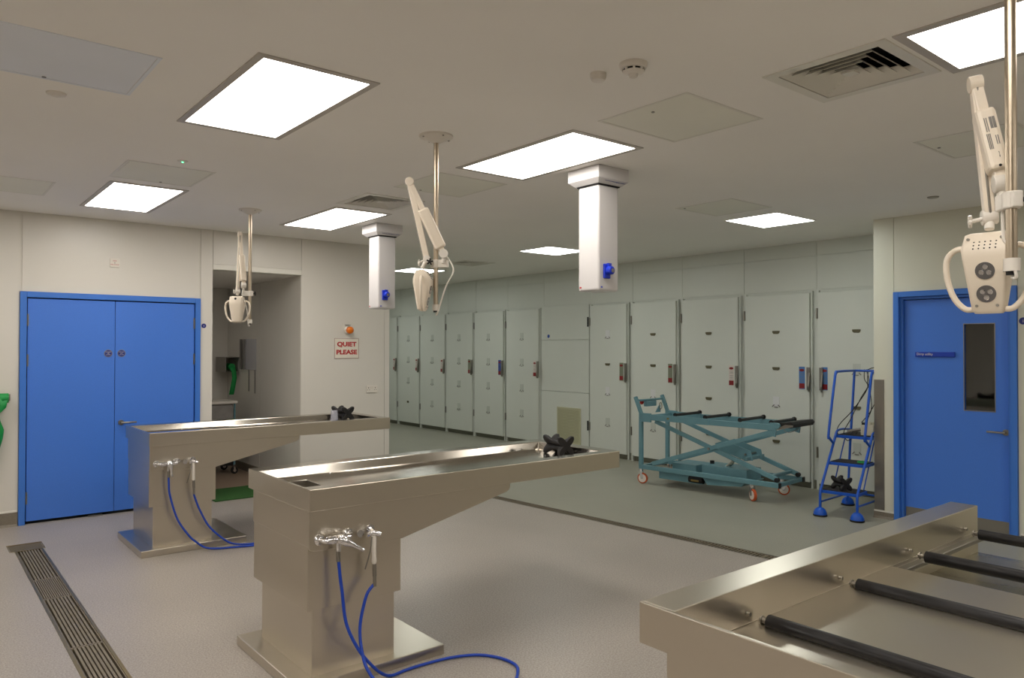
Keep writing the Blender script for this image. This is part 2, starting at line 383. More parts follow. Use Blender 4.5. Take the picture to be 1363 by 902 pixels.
obj('vision_panel_bead', B().box(lx0 - .004, lx0 + .002, GY0 - .006, GY0, GZ0 - .006, GZ1 + .006).box(lx0 - .004, lx0 + .002, GY1, GY1 + .006, GZ0 - .006, GZ1 + .006).box(lx0 - .004, lx0 + .002, GY0, GY1, GZ0 - .006, GZ0).box(lx0 - .004, lx0 + .002, GY0, GY1, GZ1, GZ1 + .006), 'steelm', lf)
obj('glass', B().box(lx0 + .016, lx0 + .022, GY0, GY1, GZ0, GZ1), 'glass', lf)
obj('kick_plate', B().box(lx0 - .002, lx0, a + .004, c - .004, .016, .14), 'steelm', lf)
sg = obj('name_sign', B().box(lx0 - .016, lx0, 2.662 - 2.67, 3.0 - 2.67, 1.542, 1.588), 'signblue', lf, .004, label='long royal blue name sign reading Dirty utility')
text('lettering', 'Dirty utility', .030, 'signw', sg, (lx0 - .0165, 2.985 - 2.67, 1.567), RW, align='LEFT')
h = B(); hy = 2.268 - 2.67
h.cyl((lx0, hy, .903), (lx0 - .012, hy, .903), .026, n=20).cyl((lx0 - .01, hy, .903), (lx0 - .055, hy, .903), .009).tube([(lx0 - .05, hy, .903), (lx0 - .056, hy + .014, .903), (lx0 - .056, hy + .13, .903)], .009)
obj('door_handle', h, 'steelm', lf, smooth=True)
d = obj('fire_notice', B().cyl((XR - .003, 2.125, 1.851), (XR, 2.125, 1.851), .03, n=24), 'navy')
tag(d, 'small round navy notice on cream wall right of the utility door', 'sign'); text('lettering', 'i', .04, 'signw', d, (XR - .0035, 2.125, 1.851), RW)
d = obj('fire_notice', B().cyl((2.425, YW - .003, 1.846), (2.425, YW, 1.846), .024, n=24), 'navy')
tag(d, 'small round navy notice on the wall beside the double doors', 'sign'); text('lettering', 'i', .032, 'signw', d, (2.425, YW - .0035, 1.846), RN)

# ---------------------------------------------------------------- drains
def grating(name, label, loc, rotz, segs, width, nb, chan, trim='gold'):
    t = thing(name, label, 'floor drain', loc, rotz)
    L0_, L1_ = segs[0][0], segs[-1][1]
    obj('channel', B().box(0, width, L0_, L1_, -.10, -.035), 'draintray', t)
    for (s0, s1, k, w_) in segs:
        gb = B(); step = (width - .016) / k
        gb.box(.004, .010, s0 + .003, s1 - .003, -.03, -.002).box(width - .010, width - .004, s0 + .003, s1 - .003, -.03, -.002)
        gb.box(.010, width - .010, s0 + .003, s0 + .012, -.03, -.002).box(.010, width - .010, s1 - .012, s1 - .003, -.03, -.002)
        for i in range(1, k): x = .008 + step * i; gb.box(x - step * w_ / 2, x + step * w_ / 2, s0 + .012, s1 - .012, -.02, -.002)
        obj('grate', gb, 'grate', t)
    obj('edge_strip', B().box(-.012, .0035, L0_, L1_, -.05, .0015), trim, t)
    obj('edge_strip', B().box(width - .0035, width + .012, L0_, L1_, -.05, .0015), trim, t)
    return t
grating('floor_drain', 'long steel grated drain crossing the left of the beige floor', (L0, 0, 0), 0, [(-1, .6, 8, .6), (.6, 2.1, 8, .6), (2.1, 3.6, 8, .6), (3.6, 4.62, 8, .6), (4.62, 5.62, 8, .6), (5.62, 6.12, 13, .6), (6.12, 7.07, 8, .6)], L1 - L0, 8, 0)
t = grating('floor_drain', 'short crosswise drain grate heading the left drain by the blue double doors', (HX1, 7.07, 0), pi / 2, [(0, HX1 - HX0, 16, .45)], HY1 - 7.07, 8, 0)
ang = math.atan(.0735)
grating('floor_drain', 'dark drain line dividing the beige floor from the grey floor', (drx(yA), yA, 0), pi + ang, [(-.0, 1.5, 10, .35), (1.5, 3.0, 10, .35), (3.0, 4.5, 10, .35), (4.5, 6.2, 10, .35)], -DW, 0, 0) if False else None
t = thing('floor_drain', 'dark drain line dividing the beige floor from the grey floor', 'floor drain', (drx(yB), yB, 0), ang)
Ld = (yA - yB) / cos(ang); wd = DW * cos(ang)
obj('channel', B().box(0, wd, 0, Ld, -.10, -.05), 'dark', t)
for k in range(6):
    s0, s1 = Ld * k / 6 + .002, Ld * (k + 1) / 6 - .002; gb = B()
    gb.box(.006, .014, s0, s1, -.02, -.002).box(wd - .014, wd - .006, s0, s1, -.02, -.002)
    n = int((s1 - s0) / .03)
    for i in range(n + 1): y = s0 + (s1 - s0 - .012) * i / n; gb.box(.014, wd - .014, y, y + .012, -.02, -.003)
    obj('grate', gb, 'grate', t)
obj('edge_strip', B().box(-.004, .005, 0, Ld, -.04, .002), 'steelm', t)
obj('edge_strip', B().box(wd - .005, wd + .004, 0, Ld, -.04, .002), 'steelm', t)

# ---------------------------------------------------------------- ceiling panels
def light_panel(x0, x1, y0, y1, m, trim, label, group=None):
    t = thing('ceiling_light', label, 'light', ((x0 + x1) / 2, (y0 + y1) / 2, CEIL), 0, group); hx, hy = (x1 - x0) / 2, (y1 - y0) / 2; f = trim
    fb = B(); fb.box(-hx - f, -hx, -hy - f, hy + f, -.006, .0).box(hx, hx + f, -hy - f, hy + f, -.006, .0).box(-hx, hx, -hy - f, -hy, -.006, .0).box(-hx, hx, hy, hy + f, -.006, .0)
    obj('trim_frame', fb, 'frame' if trim > .02 else 'white', t)
    obj('diffuser', B().box(-hx, hx, -hy, hy, -.004, -.001), m, t)
light_panel(1.175, 1.68, 3.12, 4.27, 'pwarm', .035, 'large oblong lit ceiling panel nearest, top left of the room')
light_panel(2.96, 3.495, 3.08, 4.17, 'pwarm', .035, 'oblong lit ceiling panel over the near table, by its white column')
light_panel(1.205, 1.695, 6.20, 7.385, 'pwarm', .035, 'lit ceiling panel in front of the blue double doors')
light_panel(2.955, 3.46, 6.09, 7.27, 'pwarm', .035, 'oblong lit ceiling panel beside the far white column')
light_panel(3.07, 3.60, .10, 1.29, 'pwarm', .04, 'lit ceiling panel cut by the top right corner of the picture')
for (x, y) in ((1.175, .05), (-.6, .05), (-.6, 3.12), (-.6, 6.2), (1.175, -3.0), (3.0, -3.0), (-2.4, 3.12), (-2.4, .05)):
    light_panel(x, x + .505, y, y + 1.15, 'pwarm', .035, 'oblong lit ceiling panel outside the view', 'ceiling panels behind the viewer')
light_panel(6.16, 6.82, 3.73, 4.28, 'pcool', .012, 'square lit ceiling panel above the teal trolley')
light_panel(6.09, 6.72, 6.76, 7.31, 'pcool', .012, 'square lit ceiling panel seen just left of the near white column')
light_panel(6.10, 6.71, 9.94, 10.52, 'pcool', .012, 'square lit ceiling panel farthest away, behind the hanging lamp head')
light_panel(6.16, 6.76, 12.9, 13.5, 'pcool', .012, 'square lit ceiling panel hidden behind the corridor corner')
light_panel(5.6, 6.2, .4, 1.0, 'pwarm', .012, 'square lit ceiling panel right of the view')
light_panel(5.6, 6.2, -2.6, -2.0, 'pwarm', .012, 'square lit ceiling panel far behind the viewer')

# ---------------------------------------------------------------- ceiling vents
for i, (x, y) in enumerate(VENTS):
    t = thing('ceiling_vent', ['square white louvred air vent at top right near the corner light', 'square white louvred air vent beside the far white column', 'dark square air vent far away above the cold store doors'][i], 'vent', (x, y, CEIL))
    o_ = VH; f = B()
    e = .275
    f.box(-e, -o_, -e, e, -.006, .0).box(o_, e, -e, e, -.006, 0).box(-o_, o_, -e, -o_, -.006, 0).box(-o_, o_, o_, e, -.006, 0)
    obj('vent_frame', f, 'white', t)
    obj('duct', B().box(-o_ - .03, o_ + .03, -o_ - .03, o_ + .03, .121, .14), 'dark', t)
    f = B(); 
    for (a0, a1, b0, b1) in ((-o_, -o_ + .002, -o_, o_), (o_ - .002, o_, -o_, o_), (-o_, o_, -o_, -o_ + .002), (-o_, o_, o_ - .002, o_)): f.box(a0, a1, b0, b1, .012, .12)
    obj('duct', f, 'dark', t)
    for k in range(5):
        so = .222 - k * .040; si = so - .033
        bb = B(); zt, zb = .030, -.002
        O = [(-so, -so), (so, -so), (so, so), (-so, so)]; I = [(-si, -si), (si, -si), (si, si), (-si, si)]
        for q in range(4):
            p, n_ = q, (q + 1) % 4
            bb.quad((*O[p], zb), (*O[n_], zb), (*I[n_], zt), (*I[p], zt)); bb.quad((*O[p], zb + .002), (*O[n_], zb + .002), (*I[n_], zt + .003), (*I[p], zt + .003))
            bb.quad((*I[p], zt), (*I[n_], zt), (*I[n_], zt + .003), (*I[p], zt + .003)); bb.quad((*O[p], zb), (*O[n_], zb), (*O[n_], zb + .002), (*O[p], zb + .002))
        bmesh.ops.remove_doubles(bb.bm, verts=bb.bm.verts, dist=1e-5)
        obj('louvre', bb, 'white', t)
    obj('centre_plate', B().box(-.028, .028, -.028, .028, -.002, .004), 'white', t)

# ---------------------------------------------------------------- ceiling hatches and detectors
def hatch(x0, x1, y0, y1, m, label, lock=(0.5, .04)):
    t = thing('access_hatch', label, 'hatch', ((x0 + x1) / 2, (y0 + y1) / 2, CEIL)); hx, hy = (x1 - x0) / 2, (y1 - y0) / 2
    f = B(); e = .016
    f.box(-hx, -hx + e, -hy, hy, -.003, 0).box(hx - e, hx, -hy, hy, -.003, 0).box(-hx + e, hx - e, -hy, -hy + e, -.003, 0).box(-hx + e, hx - e, hy - e, hy, -.003, 0)
    obj('hatch_frame', f, 'white' if m != 'hatchb' else 'hatchb', t)
    obj('hatch_door', B().box(-hx + e + .003, hx - e - .003, -hy + e + .003, hy - e - .003, -.002, 0), m, t)
    lx, ly = -hx + lock[0] * 2 * hx, -hy + lock[1] * 2 * hy
    obj('lock', B().cyl((lx, ly, -.006), (lx, ly, -.001), .009, n=12), 'steelm', t)
hatch(.22, .845, 3.41, 4.02, 'hatchb', 'pale bluish square access hatch at top left of the ceiling', (.42, .95))
hatch(1.13, 1.70, 5.41, 6.02, 'hatch', 'square access hatch next to the lit panel before the double doors', (.6, .93))
hatch(.26, .87, 6.50, 7.13, 'hatch', 'square access hatch at the far left edge of the ceiling', (.15, .9))
hatch(2.91, 3.53, 4.39, 5.02, 'hatch', 'square access hatch behind the near hanging lamp pole', (.35, .93))
hatch(2.925, 3.58, 2.25, 2.85, 'hatch', 'square greenish access hatch near the two smoke detectors', (.16, .5))
hatch(4.69, 5.30, 1.40, 1.94, 'hatch', 'square access hatch behind the right-hand lamp arm', (.4, .9))
hatch(5.29, 5.90, 3.62, 4.2, 'hatch', 'square access hatch between the white column and the small square light', (.1, .9))
t = thing('smoke_detector', 'large cream smoke detector with dark slots on the ceiling', 'smoke detector', (2.454, 2.175, CEIL))
obj('base', B().lathe([(.062, 0), (.062, -.010), (.058, -.020), (.052, -.024)]), 'creamw', t, smooth=True)
obj('slot_band', B().lathe([(.043, -.024), (.043, -.034)]), 'dark', t)
r_ = B()
for k in range(8): a = k * pi / 4; r_.obox((.045 * cos(a), .045 * sin(a), -.029), (.004, .005, .007), Matrix.Rotation(a, 3, 'Z'))
obj('rib', r_, 'creamw', t)
obj('cap', B().lathe([(.048, -.034), (.044, -.040), (.022, -.046), (.018, -.058), (.010, -.062)]), 'creamw', t, smooth=True)
t = tag(obj('heat_detector', B().lathe([(.036, 0), (.036, -.020), (.030, -.032), (.006, -.034)], o=(2.419, 2.354, CEIL)), 'creamw', smooth=True), 'small cream detector cylinder left of the large smoke detector', 'detector')
tag(obj('ceiling_sensor', B().lathe([(.045, 0), (.042, -.008), (.022, -.012), (.018, -.016)], o=(.562, 4.215, CEIL)), 'creamw', smooth=True), 'round flat sensor beside the bluish ceiling hatch', 'sensor')
t = tag(obj('ceiling_sensor', B().lathe([(.035, 0), (.03, -.006), (.006, -.008)], o=(1.42, 5.213, CEIL)), 'creamw', smooth=True), 'small ceiling sensor with a green indicator light', 'sensor')
obj('indicator', B().lathe([(.006, 0), (.006, -.003)], o=(1.42, 5.213, CEIL - .008)), 'greenled', t)
tag(obj('ceiling_sensor', B().lathe([(.045, 0), (.04, -.008), (.01, -.01)], o=(6.515, 2.538, CEIL)), 'steelm', smooth=True), 'dull round disc on the ceiling above the utility door', 'sensor')

# ---------------------------------------------------------------- steel tables
def table(kind, loc, label, group=None):
    t = thing('autopsy_table', label, 'table', loc, 0, group)
    L, W, zt, hh = 2.12, .80, .955, .107
    zb = zt - hh
    if kind == 'roller': L = 2.03; W = 1.05
    bw = .105; fw = .085 if kind != 'roller' else .10; lw = .012; rw = .09
    # tray ring
    b = B(); V = b.bm.verts.new
    iu0, iu1, iv0, iv1 = lw, L - rw, fw, W - bw
    if kind == 'roller':
        b = B(); b.box(lw, L, W - bw, W, zb, zt)
        b.box(lw, L, W - bw - .001, W - bw + .004, zt - .20, zb)
        tr = obj('tray_rim', b, 'steel', t, .004)
        obj('tray_rim', B().box(lw, L, 0, fw, zb, zt).box(lw, L, fw, fw + .022, zt - .195, zt - .115), 'steel', t, .004)
        obj('end_panel', B().prism([(0, zt), (0, zb), (.03, zb), (.03, .65), (W - .095, .65), (W - .095, zb), (W, zb), (W, zt)], 'x', 0, lw), 'steel', t, .002)
        obj('deck', B().box(lw, L - .01, fw + .0, W - bw - .0, zt - .21, zt - .195), 'steeldk', t)
        obj('ledge', B().box(lw, L - .01, W - bw - .034, W - bw + .002, zt - .138, zt - .120), 'steelm', t, .005)
        obj('ledge', B().box(lw, L - .01, fw, fw + .034, zt - .138, zt - .120), 'steelm', t, .005)
        for k in range(4):
            u = .372 + k * .517
            r = obj('roller', B().lathe([(.016, 0), (.021, .003), (.021, W - bw - fw - .083), (.016, W - bw - fw - .08)], o=(u, fw + .04, zt - .098), axis='y', n=20), 'roller', t, smooth=True)
            obj('axle', B().cyl((u, fw + .02, zt - .098), (u, fw + .04, zt - .098), .008), 'steelm', r); obj('axle', B().cyl((u, W - bw - .040, zt - .098), (u, W - bw - .016, zt - .098), .008).cyl((u, W - bw - .024, zt - .098), (u, W - bw - .020, zt - .098), .013), 'steelm', r)
            obj('stop_stud', B().lathe([(.006, 0), (.006, .012), (.002, .014)], o=(u - .045, W - bw - .014, zt - .075), axis='y'), 'steelm', t, smooth=True)
    else:
        oz = [(0, 0), (L, 0), (L, W), (0, W)]; iz = [(iu0, iv0), (iu1, iv0), (iu1, iv1), (iu0, iv1)]
        sl = .018; dz = [(iu0 + sl, iv0 + sl), (iu1 - sl, iv0 + sl), (iu1 - sl, iv1 - sl), (iu0 + sl, iv1 - sl)]
        OT = [V((*p, zt)) for p in oz]; OB = [V((*p, zb)) for p in oz]; IT = [V((*p, zt - .001)) for p in iz]; ID = [V((*p, zt - .052)) for p in dz]
        for q in range(4):
            n_ = (q + 1) % 4
            b.bm.faces.new((OB[q], OB[n_], OT[n_], OT[q])); b.bm.faces.new((OT[q], OT[n_], IT[n_], IT[q])); b.bm.faces.new((IT[q], IT[n_], ID[n_], ID[q]))
        sk = [(.11, .31), (.23, .31), (.23, .55), (.11, .55)]; SK = [V((*p, zt - .052)) for p in sk]
        for q in range(4):
            n_ = (q + 1) % 4; b.bm.faces.new((ID[q], ID[n_], SK[n_], SK[q]))
        SB = [V((*p, zt - .075)) for p in sk]
        for q in range(4): b.bm.faces.new((SK[q], SK[(q + 1) % 4], SB[(q + 1) % 4], SB[q]))
        b.bm.faces.new(OB[::-1]) 
        tr = obj('tray', b, 'steeltop', t, .004)
        for p in tr.data.polygons: pass
        tr.data.materials.append(M['steel'])
        for p in tr.data.polygons:
            if abs(p.normal.z) < .1 and p.center.z < zt - .03 and (p.center.x < .001 or p.center.x > L - .001 or p.center.y < .001 or p.center.y > W - .001): p.material_index = 1
        s = B(); s.box(.112, .116, .312, .548, .80, zt - .054).box(.224, .228, .312, .548, .80, zt - .054).box(.116, .224, .312, .316, .80, zt - .054).box(.116, .224, .544, .548, .80, zt - .054).box(.116, .224, .316, .544, .80, .804)
        sk_ = obj('sink_well', s, 'steelm', t)
        obj('drain', B().lathe([(.022, 0), (.022, .003), (.016, .003)], o=(.17, .43, .804)), 'chrome', sk_)
        obj('weld_pip', B().lathe([(.006, 0), (.005, .004), (.001, .006)], o=(.42, iv1 - .03, zt - .052)), 'chrome', t, smooth=True)
    v1 = W - .07 if kind != 'roller' else W - .095
    # wedge housing under the tray
    prof = [(.006, zb), (.006, .68), (.014, .664), (.03, .658)]
    prof += [(.51, .645), (1.195, .800), (1.215, .812), (1.222, .828), (1.22, zb)]
    obj('housing', B().prism(prof, 'y', .016, v1 + .01), 'steel', t, .003)
    obj('upper_column', B().box(.008, .513, .036, v1, .375, .86 if kind != 'roller' else .74), 'steel', t, .002)
    obj('lower_column', B().box(.043, .490, .062, v1 - .03, .045, .60), 'steel', t, .002)
    obj('base_plate', B().box(-.055, .755, -.005, .81, 0, .052), 'steel', t, .004)
    return t
def rosette(b, u, v, z, r=.026): b.lathe([(r, 0), (r * .95, -.006), (r * .55, -.014), (.012, -.018)], o=(u, v, z), axis='y')
def taps(t, lever):
    v = .016
    b = B(); b.tube([(.055, v - .016, .71), (.065, v - .045, .71), (.085, v - .05, .71)], .010, smooth=3).tube([(.205, v - .016, .718), (.195, v - .045, .716), (.175, v - .05, .714)], .010, smooth=3)
    b.cyl((.075, v - .05, .712), (.188, v - .05, .714), .019, n=20).cyl((.093, v - .05, .712), (.100, v - .05, .712), .022, n=6).cyl((.163, v - .05, .714), (.170, v - .05, .714), .022, n=6)
    b.cyl((.132, v - .05, .71), (.132, v - .05, .655), .012)
    b.lathe([(.022, 0), (.025, -.010), (.022, -.026), (.010, -.034)], o=(.132, v - .062, .716), axis='y')
    m = obj('mixer_tap', b, 'chrome', t, smooth=True)
    for ru, rz in ((.055, .71), (.205, .718)): b = B(); rosette(b, ru, v, rz); obj('rosette', b, 'chrome', m, smooth=True)
    p0 = Vector((.132, v - .085, .716)); p1 = Vector(lever)
    b = B(); d = (p1 - p0)
    rings = []
    dn = d.normalized(); a = dn.orthogonal().normalized(); c_ = dn.cross(a)
    for k, (f_, r) in enumerate(((-.12, .010), (0, .021), (.2, .022), (.55, .011), (.9, .008), (1, .010), (1.02, .004))):
        rings.append([p0 + d * f_ + r * (cos(q) * a + sin(q) * c_) for q in [2 * pi * i / 14 for i in range(14)]])
    b.loft(rings); obj('lever', b, 'chrome', m, smooth=True)
    # spray bracket and gun
    b = B(); b.lathe([(.022, 0), (.022, -.006)], o=(.325, v, .722), axis='y'); b.lathe([(.018, 0), (.018, -.004)], o=(.262, v - .02, .712), axis='y')
    b.cyl((.325, v, .722), (.318, v - .05, .712), .012).tube([(.262, v, .712), (.262, v - .02, .712)], .009)
    b.tube([(.300, v - .03, .70), (.315, v - .055, .715), (.345, v - .07, .705)], .012, smooth=3)
    gb = obj('spray_bracket', b, 'chrome', t, smooth=True)
    g_ = B(); g_.loft([[(Vector((.312 + (.70 - z) * .02, v - .062, z)) + Vector((r * cos(q), r * sin(q), 0))) for q in [2 * pi * i / 12 for i in range(12)]] for z, r in ((.70, .010), (.685, .013), (.60, .011), (.575, .014), (.565, .009))])
    gun = obj('spray_gun', g_, 'creamw', t, smooth=True)
    obj('connector', B().cyl((.316, v - .062, .565), (.318, v - .062, .505), .010).cyl((.318, v - .062, .51), (.319, v - .062, .455), .0085), 'steelm', gun)
    obj('trigger', B().tube([(.300, v - .065, .700), (.285, v - .075, .63), (.262, v - .07, .55)], .0035, smooth=3), 'steelm', gun)
NT, FT, GT = (1.47, 3.30, 0), (1.47, 6.24, 0), (1.50, .26, 0)
near = table('sink', NT, 'nearer of the two cantilevered steel post-mortem tables, with an open sink well')
taps(near, (.235, -.09, .655))
far = table('sink', FT, 'farther steel post-mortem table standing before the blue double doors')
taps(far, (.150, -.065, .615))
fg = table('roller', GT, 'large foreground steel table with black rollers, cut by the right edge')
def hose(t, loc, pts, label=None):
    o = obj('hose', B().tube([(p[0] - loc[0], p[1] - loc[1], p[2]) for p in pts], .0078, n=10, smooth=8), 'hose', t, smooth=True, label='blue rubber hose')
    b = B(); b.cyl((.132, -.028, .665), (.134, -.03, .605), .010); obj('hose_ferrule', b, 'steelm', t)
hose(near, NT, [(1.604, 3.27, .61), (1.608, 3.262, .54), (1.615, 3.255, .469), (1.628, 3.235, .317), (1.670, 3.20, .20), (1.73, 3.19, .115), (1.80, 3.205, .045), (1.868, 3.225, .0095), (1.96, 3.235, .0095), (2.06, 3.235, .0095),
                (2.205, 3.218, .0095), (2.335, 3.161, .0095), (2.405, 3.064, .0095), (2.421, 2.952, .0095), (2.381, 2.871, .0095), (2.28, 2.79, .0095), (2.12, 2.76, .0095), (1.98, 2.80, .0095), (1.86, 2.90, .0095), (1.78, 3.01, .012), (1.725, 3.09, .05),
                (1.695, 3.15, .11), (1.690, 3.19, .17), (1.695, 3.225, .24), (1.709, 3.245, .311), (1.745, 3.255, .42), (1.785, 3.26, .455)][:-1] + [(1.788, 3.262, .462)])
hose(far, FT, [(1.604, 6.21, .61), (1.604, 6.205, .56), (1.612, 6.20, .463), (1.665, 6.19, .276), (1.745, 6.175, .14), (1.80, 6.17, .08), (1.87, 6.16, .025), (1.96, 6.13, .0095), (2.07, 6.09, .0095), (2.30, 6.02, .0095), (2.6, 6.0, .0095), (2.75, 6.1, .0095), (2.6, 6.18, .0095),
               (2.35, 6.12, .0095), (2.20, 6.10, .012), (2.08, 6.15, .025), (1.99, 6.165, .09), (1.90, 6.18, .19), (1.835, 6.19, .32), (1.80, 6.20, .42), (1.789, 6.203, .462)])

# ---------------------------------------------------------------- star head rests
def star(name, label, loc, rotz, R=.090, l=.075):
    rings = []; n = 40
    for x, f, p in ((-l - .014, .93, 2.3), (-l - .009, 1, 2.3), (-l + .007, 1, 2.3), (-l + .013, .92, 2.2), (-.042, .55, 1.2), (0, .46, .6), (.042, .55, 1.2), (l - .013, .92, 2.2), (l - .007, 1, 2.3), (l + .009, 1, 2.3), (l + .014, .93, 2.3)):
        ring = []
        for k in range(n):
            t = 2 * pi * k / n; c_ = abs(cos(2 * (t - pi / 4))) ** p; r = R * f * (.37 + .63 * c_)
            ring.append((x, r * cos(t), r * sin(t) + R * .72))
        rings.append(ring)
    o = obj(name, B().loft(rings), 'black', smooth=True); o.location = loc; o.rotation_euler = (0, 0, rotz)
    return tag(o, label, 'head rest', 'black rubber head rests')
star('head_rest', 'black rubber star-shaped head rest on the near table', (3.43, 3.71, .904), radians(-98), .085, .084)
star('head_rest', 'black rubber star-shaped head rest on the far table', (3.37, 6.79, .904), radians(-82), .092, .088)
# beaker by the far head rest
b = B(); b.lathe([(.038, 0), (.034, .07), (.032, .105), (.030, .105), (.031, .07), (.034, .004)], n=20)
o = obj('plastic_beaker', b, 'acrylic', smooth=True); o.location = (3.255, 6.74, .903); tag(o, 'clear plastic beaker beside the far table head rest', 'beaker')

# ---------------------------------------------------------------- ceiling service columns
def column(loc, label):
    t = thing('service_column', label, 'service column', loc)
    z0 = 2.012 - CEIL
    cap = obj('column_cap', B().loft([[(-.15, -.15, 0), (.15, -.15, 0), (.15, .15, 0), (-.15, .15, 0)], [(-.15, -.15, -.085), (.15, -.15, -.085), (.15, .15, -.085), (-.15, .15, -.085)], [(-.115, -.115, -.115), (.115, -.115, -.115), (.115, .115, -.115), (-.115, .115, -.115)]]), 'column', t, .003)
    text('lettering', 'www.mmpluk.com', .026, 'navy', cap, (.02, -.140, -.0985), (radians(90 - 49), 0, 0))
    obj('gasket', B().box(-.106, .106, -.106, .106, -.122, -.115), 'dark', t)
    o = obj('column_body', B().box(-.1, .1, -.1, .1, z0, -.12), 'column', t); md = o.modifiers.new('bevel', 'BEVEL'); md.width = .016; md.segments = 4; md.limit_method = 'ANGLE'
    for f in o.data.polygons: f.use_smooth = False
    obj('side_box', B().box(.1, .108, -.04, .04, z0 + .42, z0 + .50), 'column', t, .002)
    sk = obj('socket', B().box(-.058, .004, -.116, -.100, z0 + .085, z0 + .185), 'plugblue', t, .005)
    obj('socket_lid', B().lathe([(.026, 0), (.030, -.012), (.028, -.040), (.022, -.046)], o=(-.022, -.112, z0 + .138), axis='y').box(-.036, -.008, -.135, -.112, z0 + .165, z0 + .188), 'plugblue', sk, smooth=True)
    obj('socket_disc', B().cyl((-.020, -.158, z0 + .136), (-.020, -.161, z0 + .136), .014), 'grey', sk)
    obj('sticker', B().box(-.1006, -.1, .065, .083, z0 + .022, z0 + .034), 'redtxt', t, label='tiny red sticker')
    obj('sticker', B().box(-.078, -.060, -.1006, -.1, z0 + .02, z0 + .030), 'plugblue', t, label='tiny blue sticker')
    return t
col = column((3.757, 3.655, CEIL), 'white service column hanging over the near table')
dup(col, (3.755, 6.70, CEIL), label='white service column hanging over the far table')

# ---------------------------------------------------------------- examination lamps
def lamp(loc, rotz, J, label, hrot, hscale=1.0):
    t = thing('examination_lamp', label, 'lamp', (loc[0], loc[1], CEIL), rotz)
    Z = lambda p: Vector((p[0], p[1], p[2] - CEIL))
    rose = obj('ceiling_rose', B().lathe([(.100, 0), (.098, -.010), (.060, -.024), (.030, -.040), (.018, -.044)], n=32), 'creamw', t, smooth=True)
    sc = B()
    for k in range(4): a = k * pi / 2 + .5; sc.cyl((.084 * cos(a), .084 * sin(a), -.014), (.084 * cos(a), .084 * sin(a), -.019), .005, n=8)
    obj('screw', sc, 'steelm', rose)
    obj('pole', B().cyl((0, 0, -.04), (0, 0, 1.845 - CEIL), .0145, n=20), 'pole', t, smooth=True)
    ec = obj('end_cap', B().cyl((0, 0, 1.872 - CEIL), (0, 0, 1.836 - CEIL), .021, n=20), 'creamw', t, smooth=True)
    obj('plug', B().cyl((0, 0, 1.836 - CEIL), (0, 0, 1.826 - CEIL), .014), 'black', ec)
    c = Z(J['clamp']); s = Z(J['shoulder']); e = Z(J['elbow']); wst = Z(J['wrist']); hd = Z(J['head'])
    cl = B(); cl.cyl((0, 0, c.z - .024), (0, 0, c.z + .024), .023, n=20); dd = Vector((c.x, c.y, 0)); 
    cl.beam(Vector((0, 0, c.z)) - dd.normalized() * .03, Vector((c.x, c.y, c.z)), .03, .046)
    cl = obj('clamp', cl, 'creamw', t, .004)
    kp = Vector(J['knob']); kz = Vector((kp.x, kp.y, kp.z - CEIL)); kb = B(); kd = Vector(J.get('kdir', (0, -1, 0)))
    kb.cyl(kz, kz + kd * .03, .007)
    sd = kd.orthogonal().normalized(); s2 = kd.cross(sd)
    for k in range(5): a = k * 2 * pi / 5; v = cos(a) * sd + sin(a) * s2; kb.beam(kz + kd * .02 + v * .002, kz + kd * .02 + v * .020, .009, .012, up=kd)
    obj('clamp_knob', kb, 'black', t, .002)
    # shoulder post and joint
    pd = Vector(J.get('pdir', (0, -1, 0))).normalized()
    sh = B(); sh.cyl(Vector((s.x, s.y, c.z)), Vector((s.x, s.y, s.z)), .012).cyl(s - pd * .020, s + pd * .020, .026, n=24)
    obj('shoulder_joint', sh, 'creamw', t, .002, )
    # upper arm pair of channels + ballast box
    ax = (e - s).normalized()
    ua = B(); ua.beam(s + ax * .01, e, .030, .032, up=ax.cross(pd)); obj('upper_arm', ua, 'cream', t, .004)
    b0 = s + ax * .035; b1 = s + ax * .285 * hscale
    bx = B(); bx.beam(b0, b1, .052, .066, up=ax.cross(pd)); bxo = obj('transformer_box', bx, 'cream', t, .012)
    # print on the box, on its pole-side face
    nrm = ax.cross(pd).normalized()
    if J.get('print'):
        n_ = nrm if nrm.y < 0 else -nrm; sdv = ax.cross(n_).normalized(); mid = (b0 + b1) / 2 + n_ * .0336; Rm = Matrix((ax, sdv, n_)).transposed()
        for k_, (a_, b_, la_, lb_) in enumerate(((.045, .012, .018, .0035), (.045, .004, .018, .0035), (.040, -.006, .022, .0012), (.040, -.011, .022, .0012), (-.010, .012, .014, .0012), (-.010, .007, .014, .0012), (-.012, -.006, .024, .0012), (-.012, -.010, .024, .0012), (-.012, -.014, .024, .0012))):
            obj('print', B().obox(mid + ax * a_ + sdv * b_, (la_, lb_, .0004), Rm), 'grey', bxo)
        ce = text('lettering', 'CE', .016, 'grey', bxo, mid - ax * .055 + sdv * .004, Matrix((-ax, -sdv, n_)).transposed().to_euler())
        obj('screw_hole', B().cyl(mid - ax * .088, mid - ax * .088 + n_ * .0006, .004, n=10), 'dark', bxo)
    obj('elbow_joint', B().cyl(e - pd * .018, e + pd * .018, .025, n=24), 'cream', t, .003)
    la = B(); of = pd * 0.0
    la.beam(e + of, wst + of, .028, .034, up=ax.cross(pd)); loa = obj('lower_arm', la, 'cream', t, .004)
    ad = (wst - e).normalized()
    rod = B(); nn = ad.cross(pd).normalized(); rod.cyl(e + nn * .016, wst + nn * .016, .004, n=8); obj('tension_rod', rod, 'steelm', loa)
    wj = B(); wj.cyl(wst - pd * .020, wst + pd * .020, .022, n=20).cyl(wst, Vector((hd.x, hd.y, hd.z + .01)), .013); obj('wrist_joint', wj, 'creamw', t, .002)
    kb = B(); q = wst + Vector(J.get('wk', (-.045, 0, -.005))); kb.cyl(wst, q, .006)
